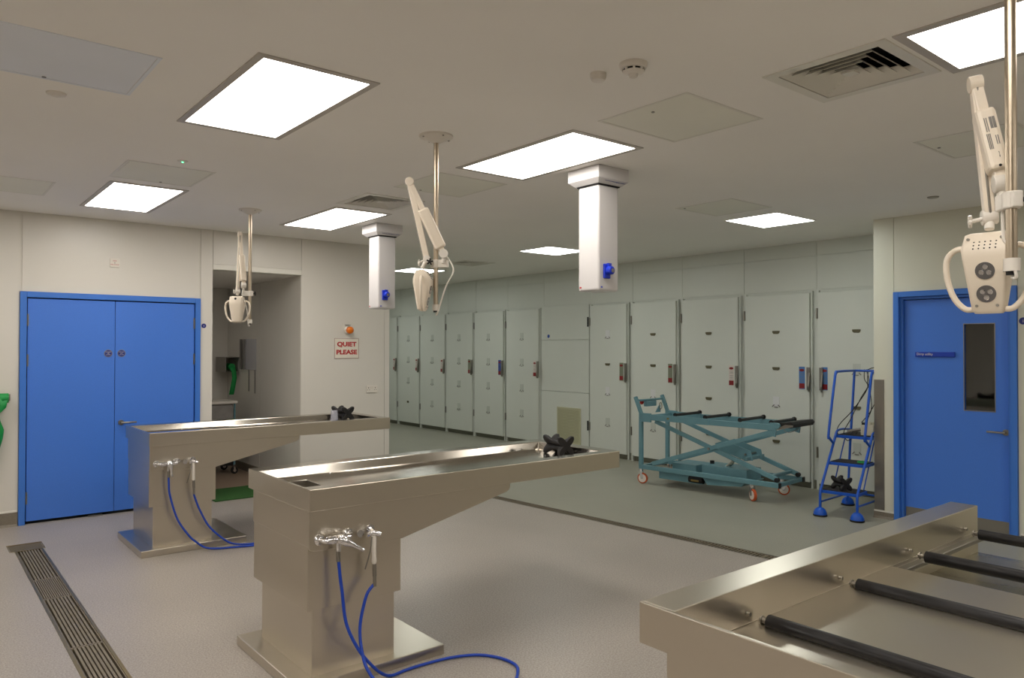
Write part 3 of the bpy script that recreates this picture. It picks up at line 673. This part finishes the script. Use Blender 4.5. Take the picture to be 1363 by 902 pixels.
    for k in range(4): a = k * pi / 2 + .4; kb.cyl(q, q + Vector((0, cos(a), sin(a))) * .018, .007, .005, n=8)
    obj('tilt_knob', kb, 'creamw', t, smooth=True)
    # lamp head
    H = bpy.data.objects.new('lamp_head', None)
    secs = [(0.0, .046, -.020, .020), (-.006, .058, -.030, .032), (-.05, .062, -.043, .058), (-.075, .059, -.045, .058), (-.225, .042, -.022, .026), (-.236, .036, -.012, .018)]
    rot = Matrix.Rotation(hrot, 3, 'Z')
    def rr(z, hw, bk, ft, r=.010):
        P = []
        for (cx, cy, a0) in ((hw - r, ft - r, 0), (-hw + r, ft - r, 90), (-hw + r * 1.5, bk + r * 1.5, 180), (hw - r * 1.5, bk + r * 1.5, 270)):
            rad = r if cy > 0 else r * 1.5
            for k in range(4): a = radians(a0 + 30 * k); P.append((cx + rad * cos(a), cy + rad * sin(a)))
        return [hd + rot @ Vector((x, -y, z)) for x, y in P]
    hb = B(); hb.loft([rr(*s_) for s_ in secs]); head = obj('lamp_head', hb, 'cream', t, smooth=True)
    T = lambda x, y, z: hd + rot @ Vector((x, y, z))
    for sgn in (-1, 1):
        pts = [T(sgn * .050, -.01, -.045), T(sgn * .085, -.012, -.045), T(sgn * .108, -.014, -.075), T(sgn * .106, -.014, -.135), T(sgn * .088, -.012, -.190), T(sgn * .060, -.010, -.222), T(sgn * .034, -.006, -.222)]
        obj('handle', B().tube(pts, .0085, n=12, smooth=5), 'cream', head, smooth=True)
    # lens plane: front face between z=-.075 (y=-.058) and -.225 (y=-.026)
    fd = (T(0, -.026, -.225) - T(0, -.058, -.075)).normalized(); rx = rot @ Vector((1, 0, 0)); fn = rx.cross(fd); 
    if fn.dot(rot @ Vector((0, -1, 0))) < 0: fn = -fn
    for f_ in (.26, .70):
        p = T(0, -.058, -.075).lerp(T(0, -.026, -.225), f_)
        obj('lens', B().cyl(p - fn * .004, p + fn * .002, .025, n=28), 'lens', head)
        bb = B(); 
        for k in range(3): a = k * 2 * pi / 3 + .6 + (1 if f_ > .5 else 0); q = p + .011 * (cos(a) * rx + sin(a) * fd); bb.cyl(q + fn * .001, q + fn * .0035, .0085, .006, n=14)
        obj('bulb', bb, 'chrome', head)
    sc = B()
    for (x, z, y) in ((-.044, -.020, -.044), (.040, -.020, -.044), (-.026, -.214, -.030), (.026, -.214, -.030)): sc.cyl(T(x, y + .006, z), T(x, y - .002, z), .004, n=10)
    obj('screw', sc, 'steelm', head)
    vt = B(); 
    for i in range(5):
        for j in range(3): 
            z = -.030 - j * .010; y = -.032 - (.0260 * ((-z - .006) / .044)); vt.cyl(T(-.028 + i * .014, y + .004, z), T(-.028 + i * .014, y - .001, z), .0022, n=6)
    obj('vent_hole', vt, 'dark', head)
    obj('rear_button', B().cyl(T(0, .030, -.024), T(0, .040, -.024), .010, n=12), 'black', head)
    # cable
    obj('cable', B().tube([s + Vector((0, 0, -.01)), s + Vector(J['cab']) * .5 + Vector((0, 0, -.03)), s + Vector(J['cab']) + Vector((0, 0, -.10)), s.lerp(Vector((0, 0, 1.85 - CEIL)), .6) + Vector(J['cab']) * .7, Vector((.010 if J['cab'][0] >= 0 else -.010, -.016, 1.822 - CEIL)), Vector((0, 0, 1.820 - CEIL))], .0045, n=8, smooth=8), 'creamw', t, smooth=True)
    return t, bxo, s, ax, nrm, pd
lamp((2.40, 3.65), radians(-33.3), dict(clamp=(.072, -.02, 2.110), shoulder=(.044, -.03, 2.165), elbow=(-.153, -.03, 2.580), wrist=(-.052, -.03, 2.132), head=(-.080, -.03, 2.068), knob=(-.035, -.045, 2.115), cab=(.058, 0, 0), wk=(-.045, 0, -.02)),
     'hanging examination lamp over the near table, head seen side-on', radians(80))
_, bx, s_, ax_, nr_, pd_ = lamp((2.40, .73), radians(-73.1), dict(clamp=(-.028, .045, 2.035), shoulder=(-.024, .05, 2.095), elbow=(-.087, .09, 2.405), wrist=(-.054, .085, 2.005), head=(-.054, .075, 1.958), print=1, knob=(.024, 0, 2.035), kdir=(1, -.2, 0), pdir=(1, .25, .1), cab=(.005, -.03, -.06), wk=(-.048, -.01, -.01)),
     'hanging examination lamp at the right edge with its two lenses facing the viewer', radians(-12), .8)
lamp((2.40, 6.68), radians(-19.8), dict(clamp=(-.060, .0, 2.105), shoulder=(-.053, .0, 2.175), elbow=(-.088, .12, 2.650), wrist=(-.104, .0, 2.12), head=(-.108, .0, 2.078), knob=(.024, 0, 2.105), kdir=(1, 0, 0), pdir=(1, .2, 0), cab=(-.01, -.03, 0), wk=(-.03, 0, .0)),
     'hanging examination lamp over the far table, head seen from behind', radians(160))
# rating label print on the right-hand lamp's box
tl = bpy.data.objects[bx.name]

# ---------------------------------------------------------------- cold store doors
DY = [(13.83, 14.60), (12.935, 13.755), (12.01, 12.87), (11.10, 11.945), (10.19, 11.03), (9.25, 10.10), None, (7.32, 8.05), (6.425, 7.21), (5.455, 6.32), (4.50, 5.345), (3.50, 4.395)]
DL = ['farthest white cold store door, half hidden by the wall corner', 'first full white cold store door right of the wall corner, a dark knob low on it', 'second full white cold store door right of the wall corner', 'third full white cold store door right of the wall corner',
      'white cold store door with the deep blue notice', 'white cold store door just left of the yellowish floor grille', None, 'white cold store door just right of the yellowish floor grille', 'white cold store door behind the handlebar of the teal trolley',
      'white cold store door behind the middle of the teal trolley, white notice', 'white cold store door behind the right end of the teal trolley', 'white cold store door behind the blue step ladder']
NC = ['lwhite', 'lwhite', 'lwhite', 'lgreen', 'dblue', 'lwhite', None, 'lgreen', 'lgreen', 'lwhite', 'lblue', 'lblue']
X0 = 8.10; TH = .055
for i, dy in enumerate(DY):
    if dy is None: continue
    ya, yb = dy; w_ = yb - ya; zt_ = 2.262; zb_ = .075
    t = thing('cold_store_door', DL[i], 'door', (X0, ya, 0), 0, 'cold store doors')
    obj('door_slab', B().box(0, TH, .0, w_, zb_, zt_), 'wall2', t, .004)
    # frame behind: mullions
    obj('door_jamb', B().box(TH - .03, TH + .005, w_ + .003, w_ + .032, .0, zt_ + .02), 'wall2', t); obj('door_jamb', B().box(TH - .03, TH + .005, -.024, -.006, .0, zt_ + .02), 'wall2', t)
    obj('gasket', B().box(TH - .012, TH - .001, -.006, -.001, zb_, zt_), 'dark', t)
    obj('kick_plate', B().box(TH - .01, TH + .005, .003, w_ - .003, .02, .073), 'skirt2', t)
    for z in (2.02, .43):
        obj('hinge', B().box(-.006, TH - .012, w_ + .004, w_ + .022, z - .06, z + .06).cyl((-.006, w_ + .013, z - .06), (-.006, w_ + .013, z + .06), .009, n=8), 'steelm' if i > 5 else 'grey', t)
    side = 1 if i == 11 else 0       # latch on which side (0 = right end, low y)
    yl = .0 if side == 0 else w_ - .05
    lt = obj('latch', B().box(-.022, .0, yl - .014, yl + .026, 1.14, 1.40).box(-.045, -.018, yl - .018, yl - .002, 1.12, 1.30), 'steelm', t, .004)
    obj('latch_lever', B().loft([[(-.050, yl - .026, 1.12), (-.038, yl - .026, 1.12), (-.038, yl - .010, 1.12), (-.050, yl - .010, 1.12)], [(-.066, yl - .028, 1.18), (-.05, yl - .028, 1.18), (-.05, yl - .010, 1.18), (-.066, yl - .010, 1.18)], [(-.034, yl - .024, 1.34), (-.022, yl - .024, 1.34), (-.022, yl - .010, 1.34), (-.034, yl - .010, 1.34)]]), 'steelm', lt, .002)
    ny0 = (.055 if side == 0 else w_ - .165)
    if i == 11: ny0 = w_ - .115
    n_ = obj('notice', B().box(-.004, -.0005, ny0, ny0 + .072, 1.145, 1.405), NC[i], t, label={'lblue': 'pale blue notice with a maroon foot', 'dblue': 'deep blue notice with a maroon foot', 'lwhite': 'whitish notice with a maroon foot', 'lgreen': 'sage notice with a maroon foot'}[NC[i]])
    nb = B(); nb.box(-.0052, -.004, ny0 + .002, ny0 + .070, 1.152, 1.212); pr = obj('print', nb, 'maroon', n_)
    nb = B(); c_ = []
    for k in range(16): a = 2 * pi * k / 16; c_.append((ny0 + .036 + .031 * cos(a), 1.365 + .016 * sin(a)))
    nb.prism(c_, 'x', -.0052, -.004); obj('print', nb, 'maroon', n_)
    nb = B()
    for z in (1.33, 1.315, 1.30, 1.275, 1.26, 1.245, 1.23): nb.box(-.0050, -.004, ny0 + .012, ny0 + .06, z - .002, z + .002)
    obj('print', nb, 'grey', n_)
    # card holders
    yc = w_ * .5
    bronze = {7: (1,), 8: (0, 1), 9: (0, 1, 2, 3), 10: (0, 1, 3), 11: (0, 2)}.get(i, ())
    for k, z in enumerate((1.81, 1.375, .965, .505) if i > 6 else (1.80, 1.36, .93, .50)):
        if k in bronze:
            obj('card_bracket', B().prism([(yc - .045, z + .018), (yc - .045, z - .002), (yc - .028, z - .018), (yc + .028, z - .018), (yc + .045, z - .002), (yc + .045, z + .018)], 'x', -.010, 0), 'bracket', t)
            continue
        if i == 1 and k == 3:
            obj('knob', B().cyl((0, yc, z), (-.02, yc, z), .022, n=12), 'bracket', t); continue
        full = (i, k) in ((7, 0), (7, 2), (8, 2), (9, 3), (10, 2))
        obj('card', B().box(-.0025, 0, yc - .042, yc + .042, z - .045, z + .075), 'card' if full else 'cardclear', t)
        obj('card_clip', B().box(-.008, -.0025, yc - .022, yc + .022, z - .055, z - .045).obox((-.005, yc - .038, z - .034), (.003, .018, .004), Matrix.Rotation(radians(45), 3, 'X')).obox((-.005, yc + .038, z - .034), (.003, .018, .004), Matrix.Rotation(radians(-45), 3, 'X')), 'grey', t)
        if not full: obj('card_clip', B().box(-.0045, -.0025, yc - .044, yc - .038, z - .03, z + .07), 'cardclear', t)
# plain service panel between the doors
sp = bpy.data.objects.new('service_panel', None); C.objects.link(sp); sp.location = (X0 + .03, 8.11, 0); tag(sp, 'plain white jointed wall panel holding the yellowish floor grille', 'panel')
for z0, z1 in ((.10, .92), (.925, 1.745), (1.75, 2.29)): obj('panel', B().box(0, .04, .0, 1.10, z0, z1), 'wall2', sp, .001)
gr = obj('grille', B().box(-.012, .0, .19, .68, .13, .66), 'grille', sp)
obj('grille_frame', B().box(-.018, 0, .17, .19, .11, .68).box(-.018, 0, .68, .70, .11, .68).box(-.018, 0, .19, .68, .11, .13).box(-.018, 0, .19, .68, .66, .68), 'grille', gr)
for k in range(22): 
    z = .142 + k * .0235; obj('slat', B().obox((-.015, .435, z), (.001, .243, .009), Matrix.Rotation(radians(-25), 3, 'Y')), 'grille', gr)
obj('round_label', B().cyl((-.004, .92, 1.81), (0, .92, 1.81), .028, n=16), 'dblue', sp)
for z in (2.02, .43): obj('latch_plate', B().box(-.01, 0, .004, .028, z - .075, z + .075), 'dark', sp)

# ---------------------------------------------------------------- wall items
t = thing('door_alarm_plate', 'small square white plate with red print above the double doors', 'plate', (1.58, YW, 2.443))
obj('plate', B().box(-.043, .043, -.010, 0, -.043, .043), 'creamw', t, .003)
text('lettering', 'FIRE', .018, 'redtxt', t, (0, -.0105, .019), RN); text('lettering', 'FIRE DOOR', .015, 'redtxt', t, (0, -.0105, -.017), RN); 
obj('keyhole', B().cyl((0, -.010, 0), (0, -.0112, 0), .004, n=10), 'dark', t)
t = thing('wall_sign', 'white QUIET PLEASE sign in red letters', 'sign', (4.060, YW, 1.610))
obj('board', B().box(-.157, .157, -.006, 0, -.118, .118), 'signw', t, .001)
for s_, z in (('QUIET', .048), ('PLEASE', -.046)): q = text('lettering', s_, .086, 'redtxt', t, (0, -.0065, z), RN, thick=.0038); q.scale = (1.0, .84, 1)
bd = B(); e = .003
for (x0, x1, z0, z1) in ((-.157, .157, .115, .118), (-.157, .157, -.118, -.115), (-.157, -.154, -.115, .115), (.154, .157, -.115, .115)): bd.box(x0, x1, -.0068, -.006, z0, z1)
obj('border', bd, 'maroon', t)
t = thing('warning_beacon', 'white round wall beacon with an amber dome above the sign', 'beacon', (4.07, YW, 1.826))
obj('base', B().lathe([(.048, 0), (.048, -.035), (.040, -.045)], axis='y', n=28), 'creamw', t, smooth=True)
obj('dome', B().lathe([(.040, -.045), (.043, -.06), (.040, -.085), (.022, -.100), (.006, -.103)], axis='y', n=28), 'amber', t, smooth=True)
obj('top_clip', B().box(-.035, .035, -.02, 0, .062, .066), 'grey', t)
t = thing('wall_socket', 'white double power socket low on the wall', 'socket', (4.394, YW, 1.118))
obj('plate', B().box(-.075, .075, -.010, 0, -.044, .044), 'creamw', t, .003)
for x in (-.045, .045): obj('pin_hole', B().box(x - .004, x + .004, -.0112, -.0098, .010, .022).box(x - .016, x - .008, -.0112, -.0098, -.012, -.006).box(x + .008, x + .016, -.0112, -.0098, -.012, -.006), 'dark', t)
for x in (-.012, .012): obj('rocker', B().box(x - .007, x + .007, -.014, -.010, .008, .028), 'creamw', t)
# green apron roll at the left edge
t = thing('apron_roll', 'green plastic apron roll hanging on the wall at the left edge', 'apron roll', (.56, YW, 1.165))
obj('roll', B().lathe([(.018, -.16), (.042, -.16), (.043, .16), (.018, .16)], axis='x', o=(0, -.075, .0), n=24), 'green', t, smooth=True)
obj('bracket', B().box(-.18, .18, -.008, 0, -.03, .03).box(-.178, -.165, -.085, 0, -.01, .01), 'steelm', t)
ap = B(); rows = []
random.seed(3)
for k, (z, x0, x1, yo) in enumerate(((0, -.13, .155, -.118), (-.08, -.12, .14, -.115), (-.14, -.10, .088, -.10), (-.20, -.11, .10, -.10), (-.28, -.12, .128, -.105), (-.36, -.12, .120, -.10), (-.48, -.10, .09, -.10), (-.60, -.09, .055, -.10))):
    rows.append([(x0 + (x1 - x0) * q / 8, yo + .010 * sin(q * 1.9 + k), z) for q in range(9)])
for k in range(len(rows) - 1):
    for q in range(8): ap.quad(rows[k][q], rows[k][q + 1], rows[k + 1][q + 1], rows[k + 1][q])
bmesh.ops.remove_doubles(ap.bm, verts=ap.bm.verts, dist=1e-5)
o = obj('hanging_apron', ap, 'green', t, smooth=True); md = o.modifiers.new('s', 'SOLIDIFY'); md.thickness = .002

# ---------------------------------------------------------------- alcove contents
t = thing('apron_dispenser', 'steel apron dispenser on the alcove wall with green film trailing out', 'dispenser', (3.49, 10.1, 1.39))
obj('casing', B().box(-.18, 0, 0, .40, .09, .10).box(-.18, 0, 0, .40, -.10, -.09).box(-.18, -.17, 0.0, .40, -.09, .09).box(-.17, 0, .385, .40, -.09, .09), 'steelm', t, .002)
gb = obj('film_roll', B().lathe([(.045, 0.02), (.045, .36)], axis='y', o=(-.09, 0, -.03), n=16), 'green', t)
gf = B(); pts = [(-.10, -.01, -.03), (-.08, -.03, -.10), (-.07, -.02, -.18), (-.09, -.02, -.30), (-.11, -.02, -.40)]
for k in range(len(pts) - 1):
    p, q = pts[k], pts[k + 1]; gf.quad((p[0] - .03, p[1], p[2]), (p[0] + .03, p[1] - .01, p[2]), (q[0] + .03, q[1] - .01, q[2]), (q[0] - .03, q[1], q[2]))
bmesh.ops.remove_doubles(gf.bm, verts=gf.bm.verts, dist=1e-5)
o = obj('film', gf, 'green', gb, smooth=True); md = o.modifiers.new('s', 'SOLIDIFY'); md.thickness = .002
t = thing('glove_dispenser', 'grey plastic glove dispenser with hanging strips on the alcove wall', 'dispenser', (3.49, 9.73, 1.53))
obj('back_board', B().box(-.010, 0, -.26, .10, -.20, .20), 'acrylic', t)
obj('side_strip', B().box(-.03, 0, .11, .14, -.20, .20), 'grey', t); obj('side_strip', B().box(-.03, 0, .24, .27, -.20, .20), 'grey', t)
obj('hanging_strip', B().box(-.008, -.004, -.02, .0, -.48, -.20), 'grey', t); obj('hanging_strip', B().box(-.008, -.004, -.24, -.22, -.50, -.20), 'grey', t)
t = thing('linen_trolley', 'teal wheeled linen trolley with a grey bag, in the alcove', 'trolley', (3.13, 9.88, 0))
for x in (-.16, .16):
    for y in (-.2, .2): obj('leg', B().cyl((x, y, .11), (x, y, .90), .012), 'teal', t)
obj('top_frame', B().box(-.19, .19, -.23, .23, .90, .935), 'creamw', t, .006)
obj('bag', B().loft([[(-.15, -.19, .90), (.15, -.19, .90), (.15, .19, .90), (-.15, .19, .90)], [(-.17, -.21, .6), (.17, -.21, .6), (.17, .21, .6), (-.17, .21, .6)], [(-.15, -.19, .30), (.15, -.19, .30), (.15, .19, .30), (-.15, .19, .30)]]), 'bag', t, .02)
obj('shelf', B().box(-.18, .18, -.22, .22, .17, .21), 'teal', t, .004); obj('tray', B().box(-.16, .16, -.2, .2, .11, .165), 'black', t)
for x in (-.16, .16):
    for y in (-.2, .2):
        c = obj('castor', B().cyl((x, y - .012, .045), (x, y + .012, .045), .045, n=18), 'black', t); obj('fork', B().box(x - .012, x + .012, y - .02, y - .014, .04, .12).box(x - .012, x + .012, y + .014, y + .02, .04, .12).cyl((x, y - .022, .045), (x, y + .022, .045), .02, n=12), 'chrome', c)
tag(obj('floor_mat', B().box(2.53, 3.46, 8.02, 8.70, .0005, .012), 'mat_green', bev=.004), 'green fibre floor mat in the alcove opening', 'mat')
lb = thing('ceiling_light', 'small lit panel inside the alcove ceiling, out of sight', 'light', (2.2, 9.5, 2.44)); obj('diffuser', B().box(-.25, .25, -.25, .25, -.006, -.001), 'palc', lb)

# ---------------------------------------------------------------- teal body trolley
t = thing('lifting_trolley', 'teal scissor-lift body trolley with black rollers by the cold store', 'trolley', (6.861, 5.96, 0), math.atan2(-1.43, .119))
WB = .55; TB = .02
for bb_ in (0, WB):
    obj('post', B().box(-.022, .022, bb_ - .02, bb_ + .02, .20, .845), 'teal', t, .003)
    obj('handle_upright', B().beam((0, bb_, .835), (-.085, bb_, 1.03), .036, .042, up=(0, 1, 0)), 'teal', t, .004)
    obj('base_rail', B().box(-.022, 1.74, bb_ - .02, bb_ + .02, .175, .225), 'teal', t, .003)
    obj('end_cap', B().box(1.74, 1.752, bb_ - .021, bb_ + .021, .173, .227), 'black', t)
    obj('top_rail', B().box(.05, 1.70, bb_ - .015, bb_ + .015, .765, .825), 'teal', t, .003)
    obj('guide_plate', B().box(.04, .93 if bb_ == 0 else .5, bb_ - .030, bb_ - .016, .765, .835).box(.02, .16, bb_ - .032, bb_ - .015, .74, .845), 'teal', t, .002)
    q = bb_ + (.035 if bb_ == 0 else -.035)
    obj('scissor_arm', B().beam((.18, q, .752), (1.70, q, .255), .026, .048), 'teal', t, .003)
    q2 = bb_ + (.004 if bb_ == 0 else -.004)
    obj('scissor_arm', B().beam((.16, q2, .25), (1.67, q2, .752), .026, .048), 'teal', t, .003)
    obj('pivot_bolt', B().cyl((.925, q2 - .03, .503), (.925, q2 + .06, .503), .014, n=10), 'steelm', t)
    obj('slide_bracket', B().prism([(1.62, .72), (1.70, .70), (1.72, .83), (1.62, .83)], 'y', bb_ - .012, bb_ + .012), 'teal', t)
    obj('arm_foot', B().cyl((1.70, q - .02, .25), (1.70, q + .02, .25), .024, n=12), 'black', t)
obj('handle_bar', B().cyl((-.065, 0, .985), (-.065, WB, .985), .013), 'teal', t, smooth=True)
cb = obj('control_box', B().box(-.085, -.045, .17, .38, .905, .972), 'teal', t, .004)
obj('emergency_switch', B().lathe([(.024, 0), (.030, -.02), (.024, -.028)], axis='x', o=(-.09, .155, .957), n=14), 'red', cb)
obj('coil_ring', B().tube([(.0 + .0, .40 + .028 * cos(a), .905 + .04 * sin(a)) for a in [2 * pi * k / 20 for k in range(21)]], .006, n=8), 'steelm', t, smooth=True)
obj('foot_lever', B().prism([(.30, .83), (.40, .83), (.40, .92), (.37, .91)], 'x', -.01, .0), 'teal', t)
for x in (0, 1.72): obj('cross_member', B().box(x - .02, x + .02, .02, WB - .02, .18, .22), 'teal', t, .003)
for d_ in ((1.60, 1.64, .03, WB - .03, .26, .29), (.04, .08, .015, WB - .015, .78, .815), (1.665, 1.695, .015, WB - .015, .77, .815)): obj('cross_member', B().box(*d_), 'teal', t, .003)
obj('cross_member', B().box(1.30, 1.335, .08, WB - .08, .40, .44), 'teal', t, .003)
for q in (.16, .38): obj('lift_plate', B().prism([(.90, .545), (1.02, .59), (1.34, .50), (1.36, .40), (1.26, .40), (.98, .47)], 'y', q - .006, q + .006), 'teal', t)
obj('lift_bolt', B().cyl((1.28, .14, .46), (1.28, .40, .46), .012, n=10), 'steelm', t)
obj('ram', B().cyl((.86, .27, .17), (1.06, .27, .34), .022).cyl((1.06, .27, .34), (1.24, .27, .46), .013), 'steeldk', t, smooth=True)
obj('battery_box', B().box(.20, .78, .08, .47, .075, .165), 'teal', t, .003)
obj('pump_box', B().box(.36, .68, .12, .45, .17, .275), 'teal', t, .003); obj('pump_box', B().box(.74, 1.30, .14, .46, .17, .29), 'teal', t, .003)
obj('drip_pan', B().prism([(.80, .165), (.86, .085), (1.28, .12), (1.32, .165)], 'y', .06, .49), 'teal', t)
obj('motor', B().cyl((.62, .08, .12), (.80, .08, .12), .035), 'black', t); obj('warning_label', B().box(.66, .76, .042, .045, .105, .125), 'gold', t)
obj('filler_cap', B().cyl((.78, .3, .29), (.78, .3, .325), .025), 'black', t)
for u in (.47, .862, 1.29, 1.648):
    r = obj('roller', B().lathe([(.012, 0), (.017, .004), (.017, WB - .048), (.012, WB - .044)], axis='y', o=(u, .022, .846), n=16), 'roller', t, smooth=True)
    obj('roller_flange', B().lathe([(.026, 0), (.026, .016)], axis='y', o=(u, WB - .022, .846), n=16).lathe([(.024, 0), (.024, .012)], axis='y', o=(u, .008, .846), n=16), 'black', r, smooth=True)
obj('end_tongue', B().prism([(1.705, .79), (1.72, .845), (1.86, .862), (1.88, .835), (1.86, .80)], 'y', .02, WB - .02), 'black', t, .004)
obj('end_skid', B().prism([(1.73, .775), (1.745, .80), (1.80, .832), (1.885, .832), (1.885, .815)], 'y', -.002, .012), 'steelm', t)
obj('end_hub', B().cyl((1.72, -.015, .815), (1.72, .03, .815), .030, n=20).box(1.64, 1.72, -.012, .03, .785, .845), 'teal', t, .002)
obj('pull_wire', B().tube([(1.78, .05, .80), (1.79, .02, .765), (1.84, .05, .755), (1.88, .15, .79)], .003, n=6, smooth=4), 'steelm', t)
obj('nameplate', B().box(.385, .415, -.032, -.030, .79, .812), 'gold', t)
for (u, v, a) in ((0.0, 0, 12), (1.43, .015, -35), (1.50, WB, 25), (.03, WB, 15)):
    R = Matrix.Rotation(radians(a), 3, 'Z'); P = lambda x, y, z: Vector((u, v, 0)) + R @ Vector((x, y, z))
    w_ = obj('castor', B().cyl(P(.02, -.015, .063), P(.02, .015, .063), .063, n=28), 'orange', t, .004)
    obj('hub', B().cyl(P(.02, -.019, .063), P(.02, .019, .063), .048, n=24), 'creamw', w_)
    f = B(); f.beam(P(.0, -.024, .15), P(.02, -.024, .06), .004, .03, up=R @ Vector((1, 0, 0))).beam(P(.0, .024, .15), P(.02, .024, .06), .004, .03, up=R @ Vector((1, 0, 0))); f.cyl(P(.02, -.028, .063), P(.02, .028, .063), .009, n=10).cyl(P(-.005, 0, .145), P(-.005, 0, .176), .028, n=14)
    obj('fork', f, 'chrome', w_)

# ---------------------------------------------------------------- blue step ladder
t = thing('step_ladder', 'blue tubular step ladder with handrail beside the wall corner', 'ladder', (6.858, 3.712, 0), math.atan2(.08, .71))
YR = -.345; R_ = .0125
for y in (0, YR):
    obj('front_rail', B().tube([(.02, y, .07), (.02, y, .215), (.032, y, .25), (.425, y, .765)], R_, n=12), 'ladder', t, smooth=True)
    obj('rear_leg', B().tube([(.73, y, .07), (.80, y, .64), (.93, y, 1.375)], R_, n=12), 'ladder', t, smooth=True)
    obj('handrail', B().tube([(.352, y, .672), (.25, y, .735), (.235, y, .79), (.40, y, 1.33), (.435, y, 1.372), (.50, y, 1.385), (.93, y, 1.385)], R_, n=12, smooth=4), 'ladder', t, smooth=True)
    obj('side_brace', B().tube([(.02, y, .135), (.735, y, .12)], .010, n=10), 'ladder', t, smooth=True)
    obj('stay_rod', B().tube([(.60, y - (.03 if y == 0 else -.03), .745), (.27, y - (.03 if y == 0 else -.03), .245)], .006, n=8), 'ladder', t, smooth=True)
    obj('platform_side', B().tube([(.42, y, .765), (.46, y, .79), (.60, y, .795), (.81, y, .775)], .011, n=10, smooth=4), 'ladder', t, smooth=True)
obj('top_rail', B().tube([(.93, 0, 1.385), (.93, YR, 1.385)], R_, n=12), 'ladder', t, smooth=True)
obj('rear_brace', B().tube([(.735, 0, .13), (.735, YR, .13)], .010, n=10), 'ladder', t, smooth=True)
for x0, x1, z in ((.035, .285, .25), (.235, .49, .50), (.425, .80, .75)):
    f = obj('step', B().box(x0, x0 + .018, YR, 0, z - .028, z).box(x1 - .018, x1, YR, 0, z - .028, z).box(x0 + .018, x1 - .018, YR, YR + .018, z - .028, z).box(x0 + .018, x1 - .018, -.018, 0, z - .028, z), 'ladder', t, .002)
    obj('tread', B().box(x0 + .012, x1 - .004, YR + .012, -.012, z, z + .006), 'tread', f)
for (x, y) in ((.02, 0), (.02, YR), (.73, 0), (.73, YR)):
    d_ = obj('dome_castor', B().lathe([(.062, .016), (.060, .035), (.048, .062), (.028, .080), (.015, .085)], o=(x, y, 0), n=24), 'ladder', t, smooth=True)
    obj('rubber_skirt', B().lathe([(.062, .0), (.066, .004), (.066, .014), (.062, .017)], o=(x, y, 0), n=24), 'black', d_, smooth=True)
lm = Matrix.Translation((6.858, 3.712, 0)) @ Matrix.Rotation(math.atan2(.08, .71), 4, 'Z')
def lp(x, y, z): return lm @ Vector((x, y, z))
star('head_rest', 'black rubber head rest resting on the lowest step of the blue ladder', lp(.16, -.150, .257), radians(-118), .084, .068)
cb = thing('charger_box', 'small putty-coloured charger box with plug on the ladder platform', 'box', lp(.60, -.265, .756), math.atan2(.08, .71))
obj('casing', B().box(-.10, .10, -.065, .055, 0, .105), 'beigeb', cb, .005); obj('terminal', B().box(-.06, -.03, -.03, .0, .105, .13).box(.0, .04, -.04, .02, .105, .125), 'beigeb', cb, .003)
obj('plug', B().box(-.10, -.06, .01, .045, .105, .125), 'black', cb)
o = tag(obj('handset', B().tube([(0, .06, .012), (.0, .0, .03), (.02, -.06, .042)], .018, n=10, smooth=3), 'grey', smooth=True), 'grey handset lying beside the charger box on the ladder', 'handset'); o.location = lp(.53, -.135, .765); o.rotation_euler = (0, 0, .1)
o = tag(obj('green_cloth', B().lathe([(.05, 0), (.045, .012), (.01, .018)], n=10), 'green', smooth=True), 'small scrap of green film on the middle ladder step', 'scrap'); o.location = lp(.36, -.275, .506)
cbp = [[(.93, -.10, 1.40), (.93, -.10, 1.30), (.925, -.13, 1.20), (.80, -.03, .98), (.62, .03, .85), (.50, .02, .78), (.46, -.03, .725), (.45, -.09, .73), (.5, -.14, .79)],
       [(.93, -.12, 1.40), (.94, -.14, 1.25), (.85, -.09, 1.10), (.66, -.06, .90), (.52, -.04, .775), (.46, -.09, .70), (.46, -.14, .72), (.55, -.16, .775)],
       [(.93, -.14, 1.40), (.93, -.13, 1.26), (.93, -.16, 1.14), (.78, -.22, 1.01), (.70, -.22, .93), (.58, -.24, .885)],
       [(.93, -.13, 1.395), (.93, -.20, 1.42), (.93, -.30, 1.40), (.92, -.31, 1.27), (.82, -.27, 1.12), (.72, -.23, .98), (.62, -.20, .90), (.56, -.20, .88)]]
cord = B()
for p in cbp: cord.tube([lp(*q) for q in p], .0042, n=8, smooth=7)
tag(obj('power_cord', cord, 'black', smooth=True), 'black power cords looped over the ladder handrail', 'cord')
